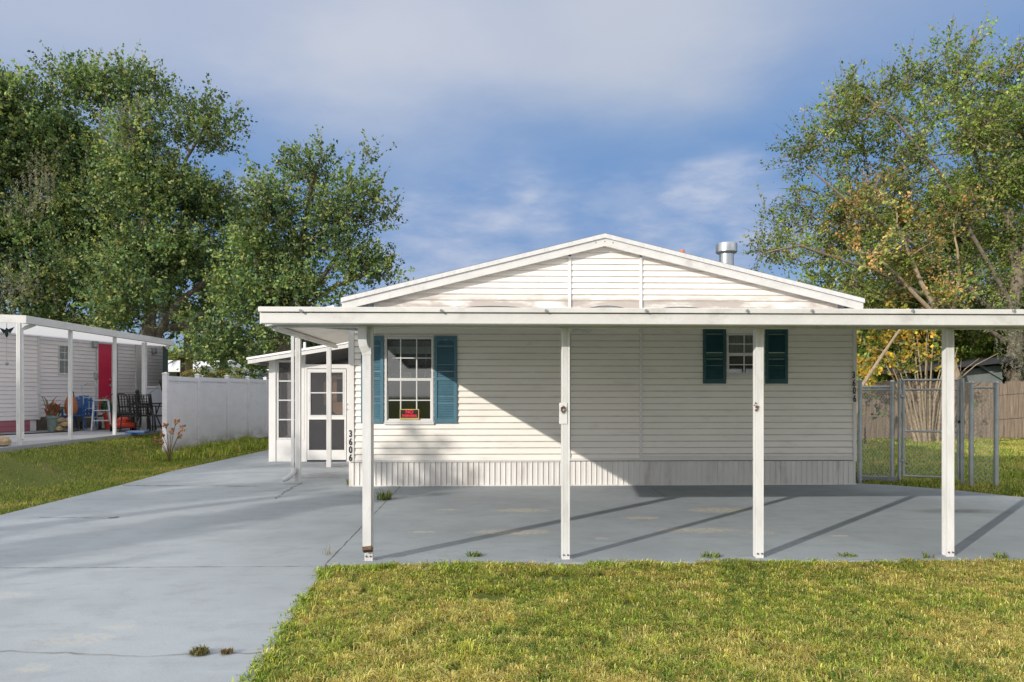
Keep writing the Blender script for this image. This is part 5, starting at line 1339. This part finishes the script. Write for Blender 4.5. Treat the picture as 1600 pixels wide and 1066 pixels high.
def tree(name, label, base, limbs, blobs, n_sub, n_tw, per, size, pal, pp, cat='tree', group=None, tl=.72, spread=.075, moss=(), bark='bark', tw_every=9, rr=(.45, .75), r0=.04, up=.45, rt=.008, aspect=.62, crown='crown'):
    o = empty(name, tuple(base), label, cat, group)
    subs = sub_blobs(blobs, n_sub, rr); tp, td = twigs(subs, n_tw, tl, up)
    wood(limbs[:1], [], r0).build('trunk', M[bark], o, True)
    wd = wood(limbs, subs, r0, 1, tp, td, tw_every, rt)
    wd.build('branches', M[bark], o, True)
    leaves(crown, tp, td, per, size, pal, pp, o, spread, aspect=aspect)
    if moss:
        mp, md = [], []
        for (c, r, h, n) in moss:
            for _ in range(n):
                mp.append(np.array(c)+rng.normal(0, .45, 3)*np.array(r)); md.append(np.array([random.uniform(-.1, .1), random.uniform(-.1, .1), -h*random.uniform(.4, 1)]))
        leaves('spanish_moss', np.array(mp), np.array(md), 26, .14, np.array([(.25, .25, .19), (.19, .19, .14), (.30, .29, .23)]), [.4, .3, .3], o, .035, aspect=.16)
    return o
# --- big live oak on the left
Y1 = 31.0
A1 = [(40, 170, 75, 75), (120, 120, 60, 45), (20, 270, 70, 80), (110, 230, 75, 80), (60, 370, 90, 75), (155, 330, 70, 80), (20, 450, 60, 60), (130, 440, 90, 60), (60, 520, 80, 40, -1),
      (-60, 200, 90, 110), (-70, 380, 90, 110), (185, 100, 48, 24), (210, 132, 42, 34), (235, 120, 22, 24)]
lo = [at(x, y, Y1) for x, y in ((75, 640), (80, 560), (70, 450), (60, 320), (55, 200))]; lo[0].z = -.2
l2 = [at(x, y, Y1+yo) for x, y, yo in ((78, 520, 0), (115, 430, .5), (165, 330, .5), (195, 230, .3), (200, 130, 0))]
l3 = [at(x, y, Y1) for x, y in ((76, 490), (20, 400), (-30, 300), (-60, 220))]
tree('live_oak', 'tallest live oak at the left edge, dense dark green crown with grey moss', (lo[0].x, Y1, 0), [(lo, .42, .10), (l2, .20, .06), (l3, .2, .06)],
     blobs_px(A1, Y1, .9), 1.4, 22, 15, .13, PAL_OAK*.96, PAL_OAKP, 'tree', 'live oaks on the left', moss=[(at(185, 195, Y1-1.6), (1.1, .6, 1.0), 1.3, 60), (at(40, 300, Y1-2), (1, .6, 1), 1.0, 30), (at(65, 265, Y1-2), (1, .6, 1), 1.0, 30), (at(30, 430, Y1-2.4), (1, .5, 1), 1.2, 40), (at(170, 250, Y1-2), (1, .6, 1), 1.0, 40)])
A2 = [(210, 215, 50, 55), (190, 300, 60, 60), (240, 290, 55, 65), (275, 215, 40, 34), (318, 178, 38, 32), (340, 195, 17, 20), (290, 170, 26, 18), (225, 400, 75, 55), (300, 330, 42, 60), (310, 290, 30, 34),
      (280, 400, 60, 55), (345, 350, 32, 50, 1.5), (350, 410, 35, 40, 2), (190, 470, 70, 45, -1.5), (250, 455, 40, 30), (330, 440, 35, 28, 2), (345, 500, 50, 26, 2), (355, 320, 26, 40, 2), (372, 370, 26, 50, 2)]
Y2 = 29.0
lo = [at(x, y, Y2) for x, y in ((232, 645), (233, 560), (234, 470), (232, 380), (228, 300), (215, 200))]; lo[0].z = -.2
l2 = [at(x, y, Y2+yo) for x, y, yo in ((233, 555, 0), (270, 480, .2), (320, 440, .6), (375, 400, 1.0))]
l3 = [at(x, y, Y2+yo) for x, y, yo in ((234, 520, 0), (290, 505, .4), (345, 478, .8), (420, 440, 1.2))]
l4 = [at(x, y, Y2) for x, y in ((233, 400), (270, 320), (290, 250), (325, 190))]
l5 = [at(x, y, Y2+.3) for x, y in ((262, 515), (292, 512), (305, 535), (318, 560))]
tree('live_oak', 'live oak left of centre with a lobe reaching right against the sky', (lo[0].x, Y2, 0), [(lo, .34, .08), (l2, .18, .06), (l3, .17, .05), (l4, .13, .04), (l5, .10, .04)],
     blobs_px(A2, Y2, .85), 1.8, 22, 15, .125, PAL_OAK*.96, PAL_OAKP, 'tree', 'live oaks on the left', moss=[(at(200, 180, Y2-1), (.5, .4, 1.0), 1.4, 50), (at(255, 480, Y2-1), (.5, .5, .4), 1.3, 16)], bark='bark')
A3 = [(500, 245, 22, 26), (470, 275, 45, 36), (540, 280, 45, 36), (415, 290, 26, 32), (575, 310, 30, 30), (430, 330, 60, 45), (510, 340, 65, 45), (575, 345, 26, 22), (400, 390, 50, 45), (470, 410, 65, 45), (545, 390, 38, 36), (570, 425, 38, 24),
      (595, 428, 20, 16), (420, 460, 75, 45), (375, 470, 50, 50), (370, 540, 60, 32), (440, 520, 45, 40), (500, 460, 28, 20), (330, 555, 30, 18), (395, 580, 40, 14, 1), (480, 545, 40, 40, 2)]
Y3 = 27.0
lo = [at(x, y, Y3) for x, y in ((440, 660), (438, 580), (445, 500), (460, 420), (480, 340), (495, 260))]; lo[0].z = -.2
l2 = [at(x, y, Y3) for x, y in ((443, 510), (500, 440), (550, 360), (570, 320))]
l3 = [at(x, y, Y3) for x, y in ((441, 530), (400, 460), (405, 380), (415, 310))]
l4 = [at(x, y, Y3) for x, y in ((445, 500), (520, 450), (575, 428), (600, 430))]
tree('live_oak', 'rounded live oak directly behind the screened porch', (lo[0].x, Y3, 0), [(lo, .30, .06), (l2, .13, .04), (l3, .13, .04), (l4, .10, .03)],
     blobs_px(A3, Y3, .85), 2.0, 22, 15, .12, PAL_OAK*.96, PAL_OAKP, 'tree', 'live oaks on the left')
A4 = [(190, 500, 60, 45), (270, 495, 50, 45), (345, 470, 60, 55), (300, 410, 60, 45), (410, 540, 50, 36), (235, 430, 50, 50), (350, 545, 40, 20), (130, 520, 60, 36), (395, 430, 40, 60), (240, 540, 40, 18)]
Y8 = 38.0
lo = [at(x, y, Y8) for x, y in ((352, 640), (350, 560), (340, 480), (310, 410))]; lo[0].z = -.2
tree('live_oak', 'shadowy live oak farther back, filling the gap under the other oaks', (lo[0].x, Y8, 0), [(lo, .28, .07), ([at(346, 520, Y8), at(280, 480, Y8), at(210, 480, Y8)], .14, .05)],
     blobs_px(A4, Y8, .7), 1.2, 20, 13, .16, PAL_OAK*.85, PAL_OAKP, 'tree', 'live oaks on the left')
# --- large open oak on the right
Y4 = 27.0
B1 = [(1560, 60, 46, 26), (1500, 100, 55, 36), (1590, 120, 50, 50), (1430, 120, 50, 32), (1385, 140, 34, 22), (1350, 128, 18, 10), (1430, 175, 65, 36), (1520, 180, 60, 48), (1330, 180, 32, 16), (1280, 210, 42, 26), (1260, 230, 20, 15),
      (1340, 235, 50, 34), (1430, 250, 60, 40), (1550, 270, 65, 50), (1290, 275, 36, 26), (1250, 310, 24, 14), (1340, 310, 60, 36), (1450, 330, 60, 45), (1570, 370, 60, 55), (1255, 365, 46, 24), (1215, 385, 38, 20), (1190, 400, 22, 13), (1300, 380, 60, 40),
      (1390, 400, 60, 45), (1330, 440, 50, 30), (1240, 415, 30, 22), (1480, 430, 60, 40), (1560, 470, 60, 40, 1), (1640, 200, 70, 120), (1640, 400, 60, 100), (1480, 60, 16, 8), (1315, 150, 14, 6)]
lo = [at(x, y, Y4) for x, y in ((1592, 700), (1588, 600), (1584, 500), (1590, 420), (1575, 330), (1560, 220), (1558, 90))]; lo[0].z = -.2
l2 = [at(x, y, Y4+yo) for x, y, yo in ((1584, 480, 0), (1520, 370, -.6), (1470, 270, -1), (1400, 190, -1.2), (1350, 150, -1.2))]
l3 = [at(x, y, Y4+yo) for x, y, yo in ((1586, 520, 0), (1500, 440, -.8), (1410, 370, -1.4), (1320, 310, -1.6), (1260, 260, -1.6))]
l4 = [at(x, y, Y4+yo) for x, y, yo in ((1588, 540, 0), (1480, 480, -.8), (1360, 420, -1.4), (1250, 385, -1.5), (1195, 395, -1.5))]
l5 = [at(x, y, Y4) for x, y in ((1580, 360), (1530, 260), (1500, 170), (1495, 100))]
l6 = [at(x, y, Y4) for x, y in ((1590, 420), (1630, 300), (1650, 180))]
tree('open_oak', 'big airy oak at the right edge with grey twigs showing through sparse green leaves', (lo[0].x, Y4, 0), [(lo[:5], .34, .12), (l2, .09, .025), (l3, .10, .025), (l4, .10, .025), (l5, .07, .02), (l6, .12, .04)],
     blobs_px(B1, Y4, 1.0, jit=1.2), 2.0, 22, 15, .11, PAL_R*.82, PAL_RP, 'tree', None, tl=.8, spread=.085, bark='barkgrey', tw_every=2, rr=(.36, .62), r0=.035, up=.25, rt=.011,
     moss=[(at(1585, 500, Y4-1.5), (.6, .5, 1.2), 1.6, 40), (at(1560, 470, Y4-1.2), (1, .5, .6), 1.2, 24), (at(1590, 560, Y4-.8), (.5, .4, 1.0), 1.2, 26)])
B2 = [(1500, 380, 75, 60), (1580, 440, 60, 70), (1420, 430, 65, 50), (1590, 300, 50, 70), (1340, 440, 50, 35), (1600, 540, 50, 50), (1470, 300, 60, 50), (1380, 360, 50, 40), (1500, 520, 90, 40), (1540, 200, 50, 60)]
Y9 = 35.0
lo = [at(x, y, Y9) for x, y in ((1545, 680), (1545, 580), (1530, 480), (1510, 380), (1500, 300))]; lo[0].z = -.2
tree('open_oak', 'second oak behind the right hand trees, filling the lower right of the sky', (lo[0].x, Y9, 0), [(lo, .25, .06), ([at(1540, 520, Y9), at(1450, 440, Y9), at(1380, 400, Y9)], .12, .04)],
     blobs_px(B2, Y9, .7), .85, 22, 13, .15, PAL_R*.75, PAL_RP, 'tree', None, bark='barkgrey', tw_every=6)
# --- autumn tree in front of it
Y5 = 25.6
C1 = [(1370, 300, 45, 28), (1320, 345, 45, 30), (1400, 350, 55, 32), (1460, 370, 45, 36), (1350, 400, 50, 34), (1430, 420, 55, 36), (1380, 460, 45, 28), (1480, 460, 40, 30), (1500, 330, 30, 22), (1340, 330, 20, 14)]
lo = [at(x, y, Y5) for x, y in ((1520, 690), (1500, 600), (1470, 500), (1430, 420), (1400, 350))]; lo[0].z = -.1
l2 = [at(x, y, Y5) for x, y in ((1470, 500), (1400, 430), (1340, 370))]
l3 = [at(x, y, Y5) for x, y in ((1480, 530), (1500, 430), (1490, 350))]
tree('autumn_tree', 'slender tree with orange and yellow turning leaves in the middle of the right hand foliage', (lo[0].x, Y5, 0), [(lo, .14, .05), (l2, .09, .03), (l3, .08, .03)],
     blobs_px(C1, Y5, .95, jit=1.0), 1.3, 16, 14, .11, PAL_O, PAL_OP, 'tree', None, bark='barkpale', tw_every=4, tl=.5)
# --- green understorey tree behind the corner of the house
Y6 = 30.0
D1_ = [(1620, 545, 40, 30, -1), (1350, 480, 50, 36), (1420, 490, 60, 40), (1500, 500, 60, 36), (1290, 440, 40, 24), (1560, 520, 60, 36), (1390, 540, 60, 30), (1620, 480, 50, 60), (1480, 550, 60, 24), (1570, 565, 60, 24), (1440, 590, 60, 26), (1350, 590, 40, 26), (1530, 540, 50, 30), (1360, 530, 50, 30)]
lo = [at(x, y, Y6) for x, y in ((1380, 680), (1385, 600), (1400, 520), (1405, 460))]; lo[0].z = -.1
tree('understorey_tree', 'low bushy green tree behind the right end of the carport roof', (lo[0].x, Y6, 0), [(lo, .2, .06), ([at(1388, 590, Y6), at(1480, 540, Y6), at(1580, 510, Y6)], .12, .04)],
     blobs_px(D1_, Y6, .8), 2.3, 24, 14, .14, PAL_R, PAL_RP, 'tree')
# --- yellow crape myrtle with a fan of pale stems
Y7 = 21.8
mb_ = G(1440, 690)
E1 = [(1350, 530, 26, 20), (1385, 535, 32, 24), (1360, 565, 26, 18), (1410, 560, 26, 14), (1440, 540, 28, 22), (1345, 590, 14, 12), (1390, 500, 30, 14), (1430, 505, 30, 16), (1465, 560, 16, 12)]
stems = []
for k in range(15):
    t = (k-7)/7; top = at(1436+t*62+random.uniform(-8, 8), 510+abs(t)*50+random.uniform(-15, 15), Y7+random.uniform(-.5, .5)); bs = Vector((mb_.x+t*.30, Y7+random.uniform(-.12, .12), -.03))
    mid = bs.lerp(top, .45)+Vector((-t*.12, 0, .1)); stems.append(([bs, mid, top], .048, .012))
tree('crape_myrtle', 'multi stemmed yellow leaved crape myrtle fanning up behind the gate', (mb_.x, Y7, 0), stems, blobs_px(E1, Y7, .9, jit=.4), 8, 24, 12, .12, PAL_Y, PAL_YP, 'shrub', None,
     tl=.35, bark='barkpale', tw_every=7, rr=(.22, .36), r0=.02)
b = MB(); a, c_ = at(1347, 603, 21.0), at(1408, 512, 20.6); b.tube([a, a.lerp(c_, .5)+Vector((.02, 0, .05)), c_], [.055, .045, .035], 8); a2 = Vector((a.x-.3, a.y+.1, -.02)); b.tube([a2, a], [.055, .055], 8)
tag(b.build('leaning_pole', M['barkpale'], None, True), 'bare leaning pole rising to the right beside the yellow leaves', 'pole')
b = MB()
for (x0, y0, x1_, y1_, r_) in ((1490, 600, 1560, 552, .018), (1500, 596, 1502, 560, .014), (1486, 605, 1530, 560, .016), (1484, 600, 1500, 570, .014)):
    a, c_ = at(x0, y0, 22.6), at(x1_, y1_, 22.3); b.tube([a, a.lerp(c_, .5)+Vector((0, 0, .12)), c_], [r_, r_*.8, r_*.4], 6)
g = at(1486, 600, 22.6); g.z = 0; b.tube([g, at(1486, 603, 22.6), at(1500, 596, 22.6)], [.03, .02, .015], 6)
tag(b.build('bare_sapling', M['barkpale'], None, True), 'bare pale sapling with arching twigs in front of the shed', 'sapling')

# dark shrub at the foot of the chain link
def shrub(name, label, c, r, n, size, pal, pp, group=None, cat='shrub'):
    o = empty(name, (c[0], c[1], c[2]-r[2]), label, cat, group)
    subs = sub_blobs([(Vector(c), r)], 6, (.16, .28)); tp, td = twigs(subs, n, .22)
    wood([([Vector((c[0], c[1], c[2]-r[2]-.05)), Vector(c)], .03, .015)], subs, .012).build('stem', M['bark'], o)
    leaves('crown', tp, td, 10, size, pal, pp, o, .05); return o
q = G(1362, 757); shrub('shrub', 'low dark creeper around the foot of the first chain link post', (q.x, 12.15, .14), (.3, .25, .14), 10, .06, PAL_OAK, PAL_OAKP)
q = at(1352, 640, 20.8); shrub('shrub', 'dark green shrub behind the chain link next to the house corner', (q.x, 20.8, .9), (.5, .5, .85), 14, .10, PAL_OAK*.8, PAL_OAKP)
q = at(1500, 650, 22.4); shrub('shrub', 'dark twiggy shrub in front of the board fence right of the crape myrtle', (q.x, 22.4, .8), (.45, .4, .75), 9, .09, PAL_OAK*.8, PAL_OAKP)

# ------------------------------------------------------------------ distance on the left: pole, palms, far home, woods
q = at(294, 520, 38); b = MB(); b.tube([(q.x, 38, -.1), (q.x+.02, 38, 3), (q.x-.03, 38, at(294, 505, 38).z)], [.24, .21, .19], 12)
b2 = b; tk = empty('dead_tree', (q.x, 38, 0), 'pale straight trunk rising behind the vinyl fence', 'tree trunk'); b.build('trunk', M['barkpale'], tk, True)
b = MB(); t0 = at(292, 512, 38)
for k in range(7): b.tube([t0, t0+Vector((random.uniform(-1, .6), random.uniform(-.5, .5), random.uniform(-.9, -.2)))], [.05, .01], 5)
b.build('broken_limb', M['barkpale'], tk)
def palm(label, px_, py_, Y, h, n=16, colr=None):
    c = at(px_, py_, Y); o = empty('palm', (c.x, Y, 0), label, 'palm', 'small palms beyond the fence'); b = MB(); b.tube([(c.x, Y, -.1), (c.x, Y, c.z)], [.14, .10], 8); b.build('trunk', M['bark'], o)
    V, Fc, C = [], [], []
    for k in range(n):
        a = 2*PI*k/n+random.uniform(-.2, .2); el = random.uniform(-.1, 1.0); L_ = h*random.uniform(.8, 1.1)
        for s in range(14):
            t = (s+1)/14; ctr = Vector((math.cos(a)*L_*t, math.sin(a)*L_*t, math.sin(el)*L_*t-.55*L_*t*t)); side = Vector((-math.sin(a), math.cos(a), 0))
            for sg_ in (-1, 1):
                tip = ctr+side*sg_*.30*h*(1-t*.6)+Vector((math.cos(a)*.1, math.sin(a)*.1, -.12*h)); n0 = len(V)
                w_ = Vector((math.cos(a), math.sin(a), 0))*.03
                V += [tuple(c+ctr-w_), tuple(c+ctr+w_), tuple(c+tip)]; Fc.append((n0, n0+1, n0+2)); cc = random.choice(colr); C += [cc]*3
    link_mesh('frond', V, np.array(Fc), M['leaf'], o, colors=np.array(C))
YG = [(.30, .28, .05), (.42, .30, .06), (.16, .2, .04)]
palm('yellowing palm left of the pale trunk beyond the fence', 285, 560, 36, .9, 16, YG); palm('low yellow green palm right of the far white home', 335, 585, 33, 1.3, 18, YG); palm('small green palm tuft close behind the first fence panel', 278, 592, 34, 1.0, 14, [(.10, .18, .04), (.16, .24, .05)])
fh = empty('far_home', (-20, 46, 0), 'distant pale roofed home seen over the vinyl fence', 'house'); Yf = 46
a0, a1 = at(262, 580, Yf), at(330, 580, Yf)
b = MB(); b.box(a0.x-6, a1.x+3, Yf, Yf+9, 0, at(300, 577, Yf).z); b.build('wall', M['pot'], fh)
b = MB(); z0, z1 = at(300, 578, Yf).z, at(300, 563, Yf+5).z; b.prism_x([(Yf-.8, z0), (Yf+5, z1), (Yf+10, z0), (Yf+10, z0-.15), (Yf-.8, z0-.15)], a0.x-6, a1.x-.4); b.build('roof', M['metalroof'], fh)
for x_ in (300, 318):
    q = at(x_, 590, Yf-.6); b = MB(); b.box(q.x-.08, q.x+.08, Yf-.7, Yf-.55, 0, z0-.151); b.build('post', M['white'], fh)
for x_ in (287, 308): q = at(x_, 588, Yf-.02); b = MB(); b.box(q.x-.4, q.x+.4, Yf-.05, Yf-.001, 1.2, q.z+.2); b.build('window', M['dark'], fh)
f2 = empty('far_home', (-9, 60, 0), 'very distant white home between the oak branches and the porch roof', 'house')
a0 = at(350, 590, 60); a1 = at(425, 590, 60); b = MB(); b.box(a0.x, a1.x, 60, 66, 0, 2.3); b.build('wall', M['white'], f2)
b = MB(); b.prism_x([(59.3, 2.3), (63, 3.6), (67, 2.3)], a0.x-.4, a1.x+.4); b.build('roof', M['metalroof'], f2)
def woods(name, label, x0, x1, Y, h, n, pal, pp, z0=0):
    P_ = np.stack([x0+(x1-x0)*rng.random(n), Y+rng.random(n)*8, np.zeros(n)], 1)
    hh = h*(.55+.6*fb(P_[:, 0], P_[:, 1]*0, .16, 1)); P_[:, 2] = z0+hh*rng.random(n)**.7
    d = rng.normal(size=(n, 3)); d[:, 2] = np.abs(d[:, 2]); d /= np.linalg.norm(d, axis=1, keepdims=True)
    o = leaves(name, P_, d*1.2, 10, .42, pal, pp, None, .30); o['kind'] = 'stuff'; o['label'] = label
woods('distant_woods', 'far green tree line behind the oaks on the left', -75, -2, 72, 6.5, 5200, PAL_OAK*1.1, PAL_OAKP)
woods('distant_woods', 'far tree line behind the back yard on the right', 10, 75, 48, 6.5, 6500, PAL_R*.6, PAL_RP)

# ------------------------------------------------------------------ oaks standing out of frame to the left, whose crowns shade the drive and the lawn
SHADE = True
def toward_sun(p, D):  # point D metres (horizontal) up the sun ray from p
    return Vector((p.x-math.sin(SUN_AZ)*D, p.y-math.cos(SUN_AZ)*D, p.z+D*math.tan(SUN_EL)))
def shade(label, D, spots, n_sub=1.2, rr=(.45, .75)):
    pts = [toward_sun(Vector(s), D) for s, r in spots]; c = sum(pts, Vector())/len(pts)
    zt_ = max(p.z for p in pts)
    tree('roadside_oak', label, (c.x, c.y, 0), [([Vector((c.x, c.y, -.1)), Vector((c.x, c.y, c.z*.5)), Vector((c.x, c.y, zt_))], .35, .1)], [(p, r) for p, (s, r) in zip(pts, spots)], n_sub, 22, 13, .13, PAL_OAK, PAL_OAKP, 'tree', 'oaks out of frame on the left', tw_every=30, rr=rr, tl=.3)
gq = lambda x, y, z=0: tuple(G(x, y, z))
shade('oak out of frame to the left whose crown shades the driveway', 19.0, [
    (gq(-60, 878), (.5, .5, .24)), (gq(20, 863), (.5, .5, .26)), (gq(130, 846), (.5, .5, .26)), (gq(250, 826), (.5, .5, .26)), (gq(370, 806), (.5, .5, .24)), (gq(470, 789), (.5, .5, .24)), (gq(560, 777), (.5, .5, .22)),
    (gq(60, 792), (.5, .5, .26)), (gq(190, 778), (.55, .55, .26)), (gq(320, 767), (.55, .55, .26)), (gq(440, 758), (.55, .55, .24)), (gq(540, 752), (.5, .5, .22)), (gq(200, 757), (.4, .4, .16)), (gq(620, 768), (.4, .4, .16)),
    (tuple(P(650, 735, YH)), (.34, .34, .22)), (tuple(P(600, 752, YH)), (.3, .3, .16))], 24, (.2, .34))
shade('second oak out of frame farther left whose crown shades the neighbouring lawn', 22.0, [
    (gq(60, 760, .1), (1.1, 1.1, .4)), (gq(180, 720, .2), (1.3, 1.3, .4)), (gq(80, 725, .2), (1.2, 1.2, .4)), (gq(120, 700, .4), (1.5, 1.5, .35)),
    ((-7.6, 17.5, .9), (.8, .8, .4)), (gq(-20, 745, .1), (1.1, 1.1, .35)), (gq(120, 735, .1), (.9, .9, .3)), (gq(20, 790, .05), (1.0, 1.0, .3)), (gq(150, 745, .05), (.8, .8, .3)), (gq(230, 700, .1), (.7, .7, .25))], 12, (.3, .5))
